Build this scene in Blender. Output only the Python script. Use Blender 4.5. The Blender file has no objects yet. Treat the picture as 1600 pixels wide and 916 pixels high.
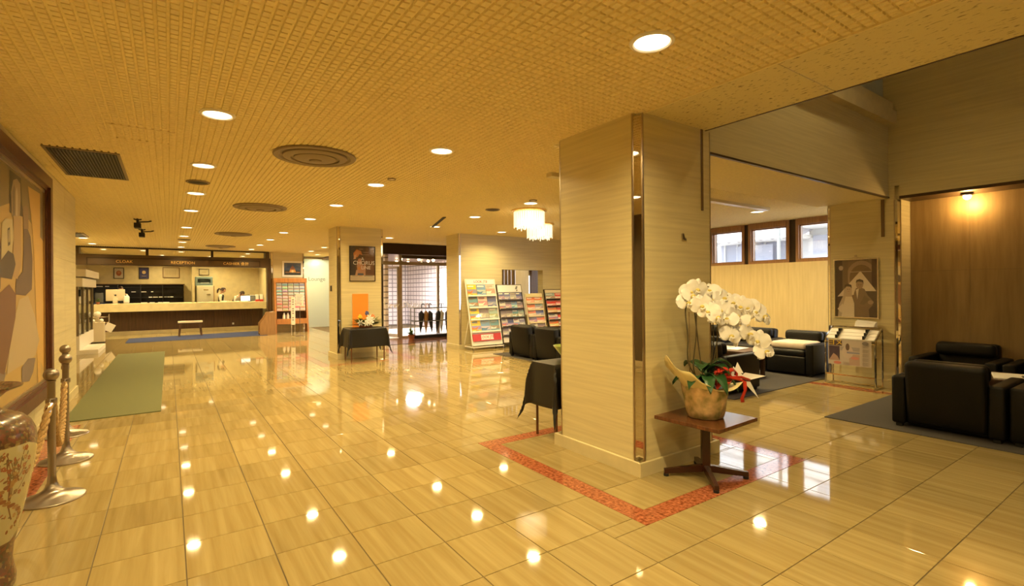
import bpy, bmesh, math, random
from math import sin, cos, pi, radians, hypot
from mathutils import Vector, Matrix, Euler
random.seed(7)
SC = bpy.context.scene
COL = SC.collection

# ------------------------------------------------------------------ camera
CAM_H, FPX, HZ = 1.4115, 777.5, 452.2
YAW, ROLL = 0.6038, -0.008
fw = Vector((sin(YAW), cos(YAW), 0)); r0 = Vector((cos(YAW), -sin(YAW), 0)); u0 = Vector((0, 0, 1))
rr = r0 * cos(ROLL) + u0 * sin(ROLL); uu = u0 * cos(ROLL) - r0 * sin(ROLL)
cd = bpy.data.cameras.new('camera'); cam = bpy.data.objects.new('camera', cd); COL.objects.link(cam)
cam.matrix_world = Matrix(((rr.x, uu.x, -fw.x, 0), (rr.y, uu.y, -fw.y, 0), (rr.z, uu.z, -fw.z, CAM_H), (0, 0, 0, 1)))
cd.sensor_width = 36; cd.lens = FPX / 1600 * 36; cd.shift_y = (HZ - 458) / 1600; cd.clip_start = 0.05; cd.clip_end = 200
SC.camera = cam

def to_px(p):
    d = Vector(p) - Vector((0, 0, CAM_H)); z = d.dot(fw)
    if z < 0.05: return None
    return 800 + FPX * d.dot(rr) / z, HZ - FPX * d.dot(uu) / z

# ------------------------------------------------------------------ world and exposure
w = bpy.data.worlds.new('overcast'); SC.world = w; w.use_nodes = True
bg = w.node_tree.nodes['Background']; bg.inputs[0].default_value = (0.80, 0.86, 1.0, 1); bg.inputs[1].default_value = 5.0
SC.view_settings.view_transform = 'Standard'; SC.view_settings.look = 'None'
SC.view_settings.exposure = 0.0; SC.view_settings.gamma = 1.0
SC.cycles.use_denoising = True
SC.cycles.max_bounces = 10; SC.cycles.diffuse_bounces = 6; SC.cycles.glossy_bounces = 5; SC.cycles.transparent_max_bounces = 16
SC.cycles.sample_clamp_indirect = 8.0
sun = bpy.data.lights.new('street_fill_sun', 'SUN'); sun.energy = 16.0; sun.angle = radians(15); sun.color = (1.0, 0.97, 1.0)  # sun lamp added to brighten the street facades; the sky itself is overcast
so = bpy.data.objects.new('street_fill_sun', sun); COL.objects.link(so); so.rotation_euler = (0, radians(-48), radians(8))
LAMP_COL = (1.0, 0.75, 0.33)
LAMP_W = 27.5
H = 2.755

# ------------------------------------------------------------------ materials
MATS = {}
def nt_new(name):
    m = bpy.data.materials.new(name); m.use_nodes = True
    n = m.node_tree; b = n.nodes['Principled BSDF']; MATS[name] = m
    return m, n, b
def mat(name, col, rough=0.5, metal=0.0, noise=0.0, nscale=20.0, stretch=(1, 1, 1), bump=0.0, spec=None, coat=0.0, emit=None, estr=0.0, sheen=0.0, col2=None, detail=3.0, coords='Object'):
    m, n, b = nt_new(name)
    b.inputs['Base Color'].default_value = (*col, 1); b.inputs['Roughness'].default_value = rough; b.inputs['Metallic'].default_value = metal
    if spec is not None: b.inputs['Specular IOR Level'].default_value = spec
    if coat: b.inputs['Coat Weight'].default_value = coat; b.inputs['Coat Roughness'].default_value = 0.08
    if sheen: b.inputs['Sheen Weight'].default_value = sheen
    if emit: b.inputs['Emission Color'].default_value = (*emit, 1); b.inputs['Emission Strength'].default_value = estr
    if noise or bump or col2:
        if coords == 'World':
            g = n.nodes.new('ShaderNodeNewGeometry'); out = g.outputs['Position']
        else:
            tc = n.nodes.new('ShaderNodeTexCoord'); out = tc.outputs['Object']
        mp = n.nodes.new('ShaderNodeMapping'); mp.inputs['Scale'].default_value = stretch
        n.links.new(out, mp.inputs[0])
        t = n.nodes.new('ShaderNodeTexNoise'); t.inputs['Scale'].default_value = nscale; t.inputs['Detail'].default_value = detail
        n.links.new(mp.outputs[0], t.inputs['Vector'])
        if noise or col2:
            r = n.nodes.new('ShaderNodeValToRGB'); e = r.color_ramp.elements
            e[0].position = 0.3; e[1].position = 0.7
            c1 = tuple(max(0, c * (1 - noise)) for c in col); c2 = col2 if col2 else tuple(min(1, c * (1 + noise)) for c in col)
            e[0].color = (*c1, 1); e[1].color = (*c2, 1)
            n.links.new(t.outputs['Fac'], r.inputs[0]); n.links.new(r.outputs[0], b.inputs['Base Color'])
        if bump:
            bp = n.nodes.new('ShaderNodeBump'); bp.inputs['Strength'].default_value = min(1, bump); bp.inputs['Distance'].default_value = 0.004
            n.links.new(t.outputs['Fac'], bp.inputs['Height']); n.links.new(bp.outputs[0], b.inputs['Normal'])
    return m

mat('stone', (0.635, 0.555, 0.325), 0.38, noise=0.07, nscale=4.0, stretch=(0.35, 0.35, 11), detail=6, col2=(0.70, 0.62, 0.37), coords='World')
mat('stone_plain', (0.63, 0.55, 0.33), 0.4, noise=0.08, nscale=6, coords='World')
mat('lounge_panel', (0.68, 0.53, 0.27), 0.5, noise=0.06, nscale=5.0, stretch=(4, 4, 0.35), detail=4, col2=(0.74, 0.59, 0.32), coords='World')
mat('brown_travertine', (0.28, 0.18, 0.075), 0.5, noise=0.14, nscale=4.0, stretch=(4, 4, 0.4), detail=6, col2=(0.34, 0.23, 0.10), coords='World')
mat('granite_red', (0.36, 0.085, 0.035), 0.08, noise=0.55, nscale=45, col2=(0.56, 0.19, 0.09), detail=6, coords='World')
mat('granite_brown', (0.20, 0.085, 0.045), 0.12, noise=0.4, nscale=40, detail=5, coords='World')
mat('grout', (0.13, 0.095, 0.05), 0.8)
mat('plaster', (0.82, 0.70, 0.375), 0.85, noise=0.06, nscale=30, coords='World')
mat('plaster_fissured', (0.74, 0.64, 0.345), 0.85, bump=0.0, coords='World')
mat('chrome', (0.80, 0.76, 0.70), 0.06, 1.0)
mat('mirror', (0.82, 0.78, 0.72), 0.02, 1.0)
mat('steel', (0.36, 0.31, 0.265), 0.3, 1.0)
mat('bronze_light', (0.45, 0.36, 0.22), 0.3, 0.6)
mat('silver', (0.75, 0.72, 0.68), 0.2, 1.0)
mat('bronze_dark', (0.04, 0.024, 0.012), 0.35, 0.5)
mat('bronze_sign', (0.085, 0.05, 0.022), 0.4, 0.3)
mat('brass', (0.80, 0.55, 0.2), 0.22, 1.0)
mat('brass_dim', (0.50, 0.42, 0.32), 0.28, 1.0)
mat('gold_print', (0.85, 0.60, 0.06), 0.6)
mat('gold_letter', (0.85, 0.55, 0.16), 0.3, 0.8)
mat('wood_red_dark', (0.045, 0.013, 0.007), 0.25)
mat('wood_red', (0.115, 0.042, 0.016), 0.22, noise=0.3, nscale=6, stretch=(1, 12, 1), detail=4)
mat('wood_orange', (0.41, 0.175, 0.045), 0.35, noise=0.2, nscale=5, stretch=(8, 8, 0.6), detail=4)
mat('wood_stand', (0.30, 0.165, 0.06), 0.4, noise=0.2, nscale=5, stretch=(8, 8, 0.6))
mat('wood_dark', (0.085, 0.042, 0.02), 0.4, noise=0.25, nscale=4, stretch=(9, 9, 0.5))
mat('wood_window', (0.33, 0.17, 0.075), 0.4, noise=0.2, nscale=6, stretch=(8, 8, 0.6))
mat('frame_brown', (0.10, 0.035, 0.018), 0.35, noise=0.2, nscale=15)
mat('leather', (0.0035, 0.003, 0.0026), 0.48, bump=0.2, nscale=160, spec=0.3)
mat('black_cloth', (0.010, 0.008, 0.0065), 0.42)
mat('carpet_grey', (0.068, 0.062, 0.062), 0.95, noise=0.25, nscale=220, bump=0.6)
mat('carpet_green', (0.145, 0.150, 0.062), 0.95, noise=0.2, nscale=160, bump=0.6)
mat('carpet_blue', (0.016, 0.03, 0.12), 0.95, noise=0.2, nscale=160)
mat('white_paint', (0.82, 0.78, 0.70), 0.45)
mat('white_enamel', (0.86, 0.83, 0.78), 0.35)
mat('pale_cushion', (0.72, 0.62, 0.54), 0.9, noise=0.1, nscale=8)
mat('black_plastic', (0.012, 0.012, 0.013), 0.4)
mat('grey_plastic', (0.20, 0.21, 0.20), 0.5)
mat('slate_plastic', (0.10, 0.145, 0.15), 0.45)
mat('beige_plastic', (0.66, 0.58, 0.44), 0.4)
mat('safe_paint', (0.55, 0.52, 0.40), 0.4)
mat('paper', (0.86, 0.84, 0.84), 0.8)
mat('paper_cream', (0.72, 0.62, 0.42), 0.8)
mat('vent_paint', (0.24, 0.18, 0.11), 0.55)
mat('vent_dark', (0.012, 0.009, 0.006), 0.7)
mat('slot_dark', (0.16, 0.095, 0.04), 0.6)
mat('rope', (0.46, 0.30, 0.13), 0.85, noise=0.3, nscale=90)
mat('rattan_green', (0.06, 0.12, 0.03), 0.5)
mat('leaf', (0.022, 0.075, 0.022), 0.3, noise=0.3, nscale=9)
mat('fern', (0.07, 0.14, 0.03), 0.5, noise=0.4, nscale=30)
mat('stem', (0.075, 0.055, 0.022), 0.5)
mat('petal', (0.93, 0.92, 0.93), 0.55)
mat('petal_lip', (0.72, 0.60, 0.18), 0.5)
mat('gold_wrap', (0.22, 0.23, 0.075), 0.22, 0.2, noise=0.2, nscale=13, bump=1.0, col2=(0.74, 0.50, 0.27), detail=6)
mat('yellow_paper', (0.78, 0.68, 0.36), 0.55)
mat('ribbon_red', (0.55, 0.035, 0.02), 0.3)
mat('orange_cloth', (0.95, 0.30, 0.035), 0.8)
mat('bowl_green', (0.55, 0.70, 0.25), 0.15)
mat('skin', (0.62, 0.36, 0.24), 0.55)
mat('hair', (0.035, 0.016, 0.010), 0.4)
mat('white_shirt', (0.80, 0.77, 0.70), 0.8)
mat('black_vest', (0.02, 0.02, 0.022), 0.8)
mat('lip', (0.45, 0.13, 0.11), 0.5)
mat('eye', (0.02, 0.015, 0.012), 0.25)
mat('umbrella_black', (0.015, 0.015, 0.017), 0.6)
mat('umbrella_clear', (0.6, 0.62, 0.62), 0.3)
mat('building_white', (0.80, 0.80, 0.80), 0.8)
mat('building_grey', (0.50, 0.52, 0.62), 0.8)
mat('roof_tile', (0.5, 0.46, 0.46), 0.7)
mat('asphalt', (0.3, 0.3, 0.31), 0.9)
mat('exterior_pink', (0.66, 0.56, 0.54), 0.8)
mat('lens', (0.9, 0.8, 0.6), 0.3, emit=(1.0, 0.80, 0.50), estr=9.0)
mat('bulb', (1, 0.9, 0.7), 0.3, emit=(1.0, 0.72, 0.38), estr=26.0)
mat('crystal_lit', (0.95, 0.93, 0.88), 0.15, emit=(1.0, 0.84, 0.55), estr=4.0)
mat('crystal_rod', (0.9, 0.85, 0.75), 0.1, emit=(1.0, 0.86, 0.58), estr=0.75)
mat('screen_lit', (0.6, 0.6, 0.6), 0.3, emit=(0.85, 0.93, 1.0), estr=2.0)
mat('lamp_shade_lit', (0.9, 0.9, 0.85), 0.4, emit=(0.9, 1.0, 0.9), estr=1.6)
mat('terracotta', (0.32, 0.11, 0.05), 0.7)

def glass(name, tint, refl=0.10, rough=0.0, mixw=0.0):
    m, n, b = nt_new(name)
    out = n.nodes['Material Output']; n.nodes.remove(b)
    tr = n.nodes.new('ShaderNodeBsdfTransparent'); tr.inputs[0].default_value = (*tint, 1)
    gl = n.nodes.new('ShaderNodeBsdfGlossy'); gl.inputs['Roughness'].default_value = rough
    lw = n.nodes.new('ShaderNodeLayerWeight'); lw.inputs[0].default_value = 0.12
    ma = n.nodes.new('ShaderNodeMath'); ma.operation = 'MULTIPLY_ADD'; ma.inputs[1].default_value = 0.6; ma.inputs[2].default_value = refl * 0.5
    mx = n.nodes.new('ShaderNodeMixShader')
    n.links.new(lw.outputs['Fresnel'], ma.inputs[0]); n.links.new(ma.outputs[0], mx.inputs[0])
    n.links.new(tr.outputs[0], mx.inputs[1]); n.links.new(gl.outputs[0], mx.inputs[2])
    last = mx
    if mixw:
        df = n.nodes.new('ShaderNodeBsdfDiffuse'); df.inputs[0].default_value = (0.75, 0.80, 0.76, 1)
        tl = n.nodes.new('ShaderNodeBsdfTranslucent'); tl.inputs[0].default_value = (0.75, 0.82, 0.78, 1)
        m2 = n.nodes.new('ShaderNodeMixShader'); m2.inputs[0].default_value = 0.45
        n.links.new(df.outputs[0], m2.inputs[1]); n.links.new(tl.outputs[0], m2.inputs[2])
        m3 = n.nodes.new('ShaderNodeMixShader'); m3.inputs[0].default_value = mixw
        n.links.new(mx.outputs[0], m3.inputs[1]); n.links.new(m2.outputs[0], m3.inputs[2]); last = m3
    n.links.new(last.outputs[0], out.inputs[0])
    return m
glass('glass', (0.93, 0.95, 0.94)); glass('glass_frosted', (0.8, 0.85, 0.82), mixw=0.92); glass('glass_poster', (0.97, 0.97, 0.97), refl=0.06)

def brushed():
    m = MATS['steel']; n = m.node_tree; b = n.nodes['Principled BSDF']; b.inputs['Anisotropic'].default_value = .85
    tg = n.nodes.new('ShaderNodeTangent'); tg.direction_type = 'RADIAL'; tg.axis = 'Z'; n.links.new(tg.outputs[0], b.inputs['Tangent'])
brushed()
def attr_mat(name, rough, coat=0.0):
    m, n, b = nt_new(name); a = n.nodes.new('ShaderNodeAttribute'); a.attribute_name = 'Col'
    n.links.new(a.outputs['Color'], b.inputs['Base Color']); b.inputs['Roughness'].default_value = rough
    if coat: b.inputs['Coat Weight'].default_value = coat; b.inputs['Coat Roughness'].default_value = 0.05
    return m
attr_mat('print', 0.45); attr_mat('print_gloss', 0.3, 0.4); attr_mat('oil_paint', 0.5); attr_mat('glazed', 0.16, 0.5)

def vase_mat():
    m, n, b = nt_new('vase_glaze'); N = n.nodes.new; L = n.links.new
    tc = N('ShaderNodeTexCoord'); ns = N('ShaderNodeTexNoise'); ns.inputs['Scale'].default_value = 14; L(tc.outputs['Object'], ns.inputs['Vector'])
    mx = N('ShaderNodeVectorMath'); mx.operation = 'MULTIPLY_ADD'; mx.inputs[1].default_value = (.05, .05, .05); L(ns.outputs['Color'], mx.inputs[0]); L(tc.outputs['Object'], mx.inputs[2])
    v = N('ShaderNodeTexVoronoi'); v.inputs['Scale'].default_value = 75; L(mx.outputs[0], v.inputs['Vector'])
    sp = N('ShaderNodeSeparateColor'); L(v.outputs['Color'], sp.inputs[0])
    r = N('ShaderNodeValToRGB'); r.color_ramp.interpolation = 'CONSTANT'; e = r.color_ramp.elements
    e[0].position = 0; e[0].color = (.11, .05, .022, 1); e[1].position = .30; e[1].color = (.075, .042, .02, 1)
    for p_, c_ in ((.45, (.15, .05, .025, 1)), (.58, (.06, .06, .03, 1)), (.68, (.17, .11, .04, 1)), (.80, (.12, .05, .022, 1)), (.92, (.24, .17, .06, 1))): x = e.new(p_); x.color = c_
    L(sp.outputs[0], r.inputs[0]); L(r.outputs[0], b.inputs['Base Color']); b.inputs['Roughness'].default_value = .3; b.inputs['Coat Weight'].default_value = .3
vase_mat()
def floor_mat():
    m, n, b = nt_new('floor_tile')
    N = n.nodes.new; L = n.links.new
    g = N('ShaderNodeNewGeometry'); sp = N('ShaderNodeSeparateXYZ'); L(g.outputs['Position'], sp.inputs[0])
    def cell(o, off, size):
        a = N('ShaderNodeMath'); a.operation = 'SUBTRACT'; a.inputs[1].default_value = off; L(o, a.inputs[0])
        d = N('ShaderNodeMath'); d.operation = 'DIVIDE'; d.inputs[1].default_value = size; L(a.outputs[0], d.inputs[0])
        f = N('ShaderNodeMath'); f.operation = 'FLOOR'; L(d.outputs[0], f.inputs[0]); return f.outputs[0]
    cx = cell(sp.outputs[0], TX0, TW); cy = cell(sp.outputs[1], TY0, TD)
    cb = N('ShaderNodeCombineXYZ'); L(cx, cb.inputs[0]); L(cy, cb.inputs[1])
    wn = N('ShaderNodeTexWhiteNoise'); wn.noise_dimensions = '3D'; L(cb.outputs[0], wn.inputs['Vector'])
    sc = N('ShaderNodeVectorMath'); sc.operation = 'SCALE'; sc.inputs['Scale'].default_value = 37.0; L(wn.outputs['Color'], sc.inputs[0])
    mp = N('ShaderNodeVectorMath'); mp.operation = 'MULTIPLY'; mp.inputs[1].default_value = (13, 0.5, 1); L(g.outputs['Position'], mp.inputs[0])
    ad = N('ShaderNodeVectorMath'); ad.operation = 'ADD'; L(mp.outputs[0], ad.inputs[0]); L(sc.outputs[0], ad.inputs[1])
    t = N('ShaderNodeTexNoise'); t.inputs['Scale'].default_value = 1.6; t.inputs['Detail'].default_value = 5; t.inputs['Roughness'].default_value = 0.55; t.inputs['Distortion'].default_value = 0.25
    L(ad.outputs[0], t.inputs['Vector'])
    r = N('ShaderNodeValToRGB'); e = r.color_ramp.elements
    e[0].position = 0.28; e[0].color = (0.315, 0.230, 0.095, 1); e[1].position = 0.72; e[1].color = (0.435, 0.345, 0.165, 1)
    x = r.color_ramp.elements.new(0.46); x.color = (0.36, 0.275, 0.120, 1)
    L(t.outputs['Fac'], r.inputs[0])
    mm = N('ShaderNodeMapRange'); mm.inputs['To Min'].default_value = 0.90; mm.inputs['To Max'].default_value = 1.06; L(wn.outputs['Value'], mm.inputs[0])
    mu = N('ShaderNodeVectorMath'); mu.operation = 'SCALE'; L(r.outputs[0], mu.inputs[0]); L(mm.outputs[0], mu.inputs['Scale'])
    L(mu.outputs[0], b.inputs['Base Color']); b.inputs['Roughness'].default_value = 0.045; b.inputs['IOR'].default_value = 1.42
    b.inputs['Coat Weight'].default_value = 0.06; b.inputs['Coat Roughness'].default_value = 0.02
TX0, TY0, TW, TD = 0.8637, 4.1606, 0.4, 0.4125
floor_mat()

def fissured():
    m = MATS['plaster_fissured']; n = m.node_tree; b = n.nodes['Principled BSDF']; N = n.nodes.new; L = n.links.new
    g = N('ShaderNodeNewGeometry'); mp = N('ShaderNodeVectorMath'); mp.operation = 'MULTIPLY'; mp.inputs[1].default_value = (70, 22, 30); L(g.outputs['Position'], mp.inputs[0])
    t = N('ShaderNodeTexNoise'); t.inputs['Scale'].default_value = 1; t.inputs['Detail'].default_value = 4; L(mp.outputs[0], t.inputs['Vector'])
    r = N('ShaderNodeValToRGB'); e = r.color_ramp.elements; e[0].position = 0.32; e[1].position = 0.40
    e[0].color = (0.30, 0.23, 0.14, 1); e[1].color = (0.74, 0.64, 0.345, 1)
    L(t.outputs['Fac'], r.inputs[0]); L(r.outputs[0], b.inputs['Base Color'])
fissured()

def grid_wall_mat():
    m, n, b = nt_new('grid_tile'); N = n.nodes.new; L = n.links.new
    g = N('ShaderNodeNewGeometry'); sp = N('ShaderNodeSeparateXYZ'); L(g.outputs['Position'], sp.inputs[0])
    ad = N('ShaderNodeMath'); L(sp.outputs[0], ad.inputs[0]); L(sp.outputs[1], ad.inputs[1])
    cb = N('ShaderNodeCombineXYZ'); L(ad.outputs[0], cb.inputs[0]); L(sp.outputs[2], cb.inputs[1])
    t = N('ShaderNodeTexBrick'); t.offset = 0; t.inputs['Scale'].default_value = 1; t.inputs['Brick Width'].default_value = 0.28; t.inputs['Row Height'].default_value = 0.17
    t.inputs['Mortar Size'].default_value = 0.018; t.inputs['Color1'].default_value = (0.80, 0.73, 0.72, 1); t.inputs['Color2'].default_value = (0.76, 0.69, 0.68, 1); t.inputs['Mortar'].default_value = (0.22, 0.19, 0.20, 1)
    L(cb.outputs[0], t.inputs['Vector']); L(t.outputs['Color'], b.inputs['Base Color'])
grid_wall_mat()

# ------------------------------------------------------------------ mesh helpers
class MB:
    def __init__(s): s.v = []; s.f = []; s.c = []; s.mi = []; s.cur = None; s.m = 0
    def _f(s, idx):
        s.f.append(idx); s.c.append(s.cur); s.mi.append(s.m)
    def quad(s, *p):
        b = len(s.v); s.v += [tuple(q) for q in p]; s._f(list(range(b, b + len(p)))); return s
    def box(s, x0, x1, y0, y1, z0, z1):
        b = len(s.v); s.v += [(x, y, z) for z in (z0, z1) for y in (y0, y1) for x in (x0, x1)]
        for q in ((0, 2, 3, 1), (4, 5, 7, 6), (0, 1, 5, 4), (2, 6, 7, 3), (0, 4, 6, 2), (1, 3, 7, 5)): s._f([b + i for i in q])
        return s
    def hexa(s, p):   # eight corners ordered like box
        b = len(s.v); s.v += [tuple(q) for q in p]
        for q in ((0, 2, 3, 1), (4, 5, 7, 6), (0, 1, 5, 4), (2, 6, 7, 3), (0, 4, 6, 2), (1, 3, 7, 5)): s._f([b + i for i in q])
        return s
    def slab(s, x0, x1, y0, y1, z0, z1, c=0.003):   # top-chamfered slab
        b = len(s.v)
        s.v += [(x0, y0, z0), (x1, y0, z0), (x1, y1, z0), (x0, y1, z0), (x0, y0, z1 - c), (x1, y0, z1 - c), (x1, y1, z1 - c), (x0, y1, z1 - c),
                (x0 + c, y0 + c, z1), (x1 - c, y0 + c, z1), (x1 - c, y1 - c, z1), (x0 + c, y1 - c, z1)]
        for k in (0, 4):
            for i in range(4): j = (i + 1) % 4; s._f([b + k + i, b + k + j, b + k + 4 + j, b + k + 4 + i])
        s._f([b + 8, b + 9, b + 10, b + 11]); return s
    def tube(s, pts, r, n=8, cap=True):
        pts = [Vector(p) for p in pts]; m = len(pts); rad = r if isinstance(r, (list, tuple)) else [r] * m
        b = len(s.v); prev = None
        for i, p in enumerate(pts):
            t = (pts[min(i + 1, m - 1)] - pts[max(i - 1, 0)]).normalized()
            if prev is None: a = t.orthogonal().normalized()
            else:
                a = prev - t * prev.dot(t)
                a = a.normalized() if a.length > 1e-6 else t.orthogonal().normalized()
            prev = a; c = t.cross(a)
            for k in range(n):
                an = 2 * pi * k / n; s.v.append(tuple(p + (a * cos(an) + c * sin(an)) * rad[i]))
        for i in range(m - 1):
            for k in range(n):
                k2 = (k + 1) % n; s._f([b + i * n + k, b + i * n + k2, b + (i + 1) * n + k2, b + (i + 1) * n + k])
        if cap:
            s._f([b + k for k in range(n)][::-1]); s._f([b + (m - 1) * n + k for k in range(n)])
        return s
    def lathe(s, prof, n=24, c=(0, 0, 0), colf=None, axis='z'):
        b = len(s.v); m = len(prof)
        for (r, z) in prof:
            for k in range(n):
                an = 2 * pi * k / n
                if axis == 'z': s.v.append((c[0] + r * cos(an), c[1] + r * sin(an), c[2] + z))
                elif axis == 'y': s.v.append((c[0] + r * cos(an), c[1] - z, c[2] + r * sin(an)))
                else: s.v.append((c[0] - z, c[1] + r * cos(an), c[2] + r * sin(an)))
        for i in range(m - 1):
            for k in range(n):
                k2 = (k + 1) % n
                if colf: s.cur = colf(i, k)
                s._f([b + i * n + k, b + i * n + k2, b + (i + 1) * n + k2, b + (i + 1) * n + k])
        if prof[0][0] > 1e-5: s._f([b + k for k in range(n)][::-1])
        if prof[-1][0] > 1e-5: s._f([b + (m - 1) * n + k for k in range(n)])
        return s
    def ball(s, c, r, n=14, m=8, sq=(1, 1, 1)):
        b0 = len(s.v)
        s.lathe([(max(1e-6, r * sin(pi * i / m)), -r * cos(pi * i / m)) for i in range(m + 1)], n)
        for i in range(b0, len(s.v)):
            x, y, z = s.v[i]; s.v[i] = (c[0] + x * sq[0], c[1] + y * sq[1], c[2] + z * sq[2])
        return s
    def prism(s, poly, y0, y1):   # polygon in XZ extruded along Y
        b = len(s.v); n = len(poly)
        s.v += [(x, y0, z) for x, z in poly] + [(x, y1, z) for x, z in poly]
        s._f([b + i for i in range(n)]); s._f([b + n + i for i in range(n)][::-1])
        for i in range(n): j = (i + 1) % n; s._f([b + j, b + i, b + n + i, b + n + j])
        return s
    def xf(s, M, start=0):
        for i in range(start, len(s.v)): s.v[i] = tuple(M @ Vector(s.v[i]))
        return s
    def mesh(s, name, m, smooth=True, ang=35):
        me = bpy.data.meshes.new(name); me.from_pydata(s.v, [], s.f)
        ms = m if isinstance(m, (list, tuple)) else [m]
        for q in ms: me.materials.append(MATS[q])
        if len(ms) > 1:
            for p, i in zip(me.polygons, s.mi): p.material_index = i
        if any(c is not None for c in s.c):
            ca = me.color_attributes.new('Col', 'FLOAT_COLOR', 'CORNER'); k = 0
            for p, c in zip(me.polygons, s.c):
                c = c or (0.8, 0.8, 0.8)
                for _ in p.vertices: ca.data[k].color = (*c, 1); k += 1
        if smooth and len(me.polygons):
            me.polygons.foreach_set('use_smooth', [True] * len(me.polygons)); me.set_sharp_from_angle(angle=radians(ang))
        me.update(); return me

def link(name, me, parent=None, loc=(0, 0, 0), rot=(0, 0, 0)):
    o = bpy.data.objects.new(name, me); COL.objects.link(o); o.location = loc; o.rotation_euler = rot
    if parent is not None: o.parent = parent
    return o
def part(name, mb, m, parent, loc=(0, 0, 0), rot=(0, 0, 0), label=None, smooth=True, ang=35):
    o = link(name, mb.mesh(name, m, smooth, ang), parent, loc, rot)
    if label: o['label'] = label
    return o
def tag(o, label, cat, group=None, kind=None):
    o['label'] = label; o['category'] = cat
    if group: o['group'] = group
    if kind: o['kind'] = kind
    return o
def thing(name, label, cat, loc=(0, 0, 0), rz=0.0, group=None):
    return tag(link(name, None, None, loc, (0, 0, rz)), label, cat, group)
def struct(name, mb, m, label=None, parent=None, smooth=False):
    o = link(name, mb.mesh(name, m, smooth) if mb else None, parent)
    if parent is None:
        o['kind'] = 'structure'; o['label'] = label or name; o['category'] = name.split('_')[0]
    return o
def dup(root, loc, rz=None, label=None, group=None):
    r = root.copy(); COL.objects.link(r); r.location = loc
    if rz is not None: r.rotation_euler = (0, 0, rz)
    if label: r['label'] = label
    if group: r['group'] = group
    for ch in list(root.children):
        c = ch.copy(); COL.objects.link(c); c.parent = r
        for g in list(ch.children):
            d = g.copy(); COL.objects.link(d); d.parent = c
    return r
def kind_stuff(o): o['kind'] = 'stuff'; return o

_rb = {}
def rbox(sx, sy, sz, r, seg=3):
    """rounded box centred on x/y, standing on z=0"""
    key = (round(sx, 4), round(sy, 4), round(sz, 4), r, seg)
    if key not in _rb:
        bm = bmesh.new(); bmesh.ops.create_cube(bm, size=1)
        for v in bm.verts: v.co = Vector((v.co.x * sx, v.co.y * sy, (v.co.z + 0.5) * sz))
        bmesh.ops.bevel(bm, geom=list(bm.edges), offset=r, segments=seg, profile=0.5, affect='EDGES')
        bm.verts.index_update()
        _rb[key] = ([tuple(v.co) for v in bm.verts], [[v.index for v in f.verts] for f in bm.faces]); bm.free()
    return _rb[key]
def add_rbox(mb, cx, cy, z0, sx, sy, sz, r, seg=3, M=None):
    V, F = rbox(sx, sy, sz, r, seg); b = len(mb.v)
    for v in V:
        p = Vector(v)
        if M is not None: p = M @ p
        mb.v.append((p.x + cx, p.y + cy, p.z + z0))
    for f in F: mb._f([b + i for i in f])
    return mb
def text_mesh(body, size, m, extrude=0.0, align='CENTER', shear=0.0, spacing=1.0):
    cu = bpy.data.curves.new('lettering', 'FONT'); cu.body = body; cu.size = size; cu.extrude = extrude; cu.align_x = align; cu.align_y = 'CENTER'; cu.shear = shear; cu.space_character = spacing
    cu.resolution_u = 3
    o = bpy.data.objects.new('lettering', cu); COL.objects.link(o)
    dg = bpy.context.evaluated_depsgraph_get(); me = bpy.data.meshes.new_from_object(o.evaluated_get(dg)); bpy.data.objects.remove(o)
    me.materials.clear(); me.materials.append(MATS[m]); return me
FACE_Y = (pi / 2, 0, 0)            # reads from -Y
FACE_X = (pi / 2, 0, -pi / 2)      # reads from -X

class Print(MB):
    """flat printed art in the XZ plane facing -Y"""
    def __init__(s, d=0.0): super().__init__(); s.d = d
    def poly(s, pts, col):
        s.cur = col; s.d += 0.00012; s.quad(*[(x, -s.d, z) for x, z in pts]); return s
    def rect(s, x0, x1, z0, z1, col): return s.poly([(x0, z0), (x1, z0), (x1, z1), (x0, z1)], col)
    def ell(s, cx, cz, rx, rz, col, n=20, rot=0):
        return s.poly([(cx + rx * cos(2 * pi * k / n) * cos(rot) - rz * sin(2 * pi * k / n) * sin(rot), cz + rx * cos(2 * pi * k / n) * sin(rot) + rz * sin(2 * pi * k / n) * cos(rot)) for k in range(n)], col)

def rect_minus(rect, hole):
    x0, x1, y0, y1 = rect; a0, a1, b0, b1 = hole
    if a0 >= x1 or a1 <= x0 or b0 >= y1 or b1 <= y0: return [rect]
    out = []
    if y0 < b0: out.append((x0, x1, y0, b0))
    if y1 > b1: out.append((x0, x1, b1, y1))
    yy0, yy1 = max(y0, b0), min(y1, b1)
    if x0 < a0: out.append((x0, a0, yy0, yy1))
    if x1 > a1: out.append((a1, x1, yy0, yy1))
    return [q for q in out if q[1] - q[0] > 0.012 and q[3] - q[2] > 0.012]

# ================================================================== SETTING
# column footprints: x0, x1, y0, y1
C1 = (2.90, 3.86, 2.53, 3.49); CF = (2.86, 3.84, 10.45, 11.13); C3 = (5.66, 6.3, 10.40, 11.05); C2 = (8.20, 9.15, 2.58, 3.50); C4 = (2.88, 3.95, 18.65, 19.5)
BANDS = [((2.33, 4.28, 1.99, 3.95), C1), ((2.34, 4.28, 9.62, 11.9), CF), ((7.72, 9.6, 2.12, 3.96), C2)]
FX0, FX1, FY0, FY1 = -2.45, 10.1, -2.2, 12.3

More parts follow.
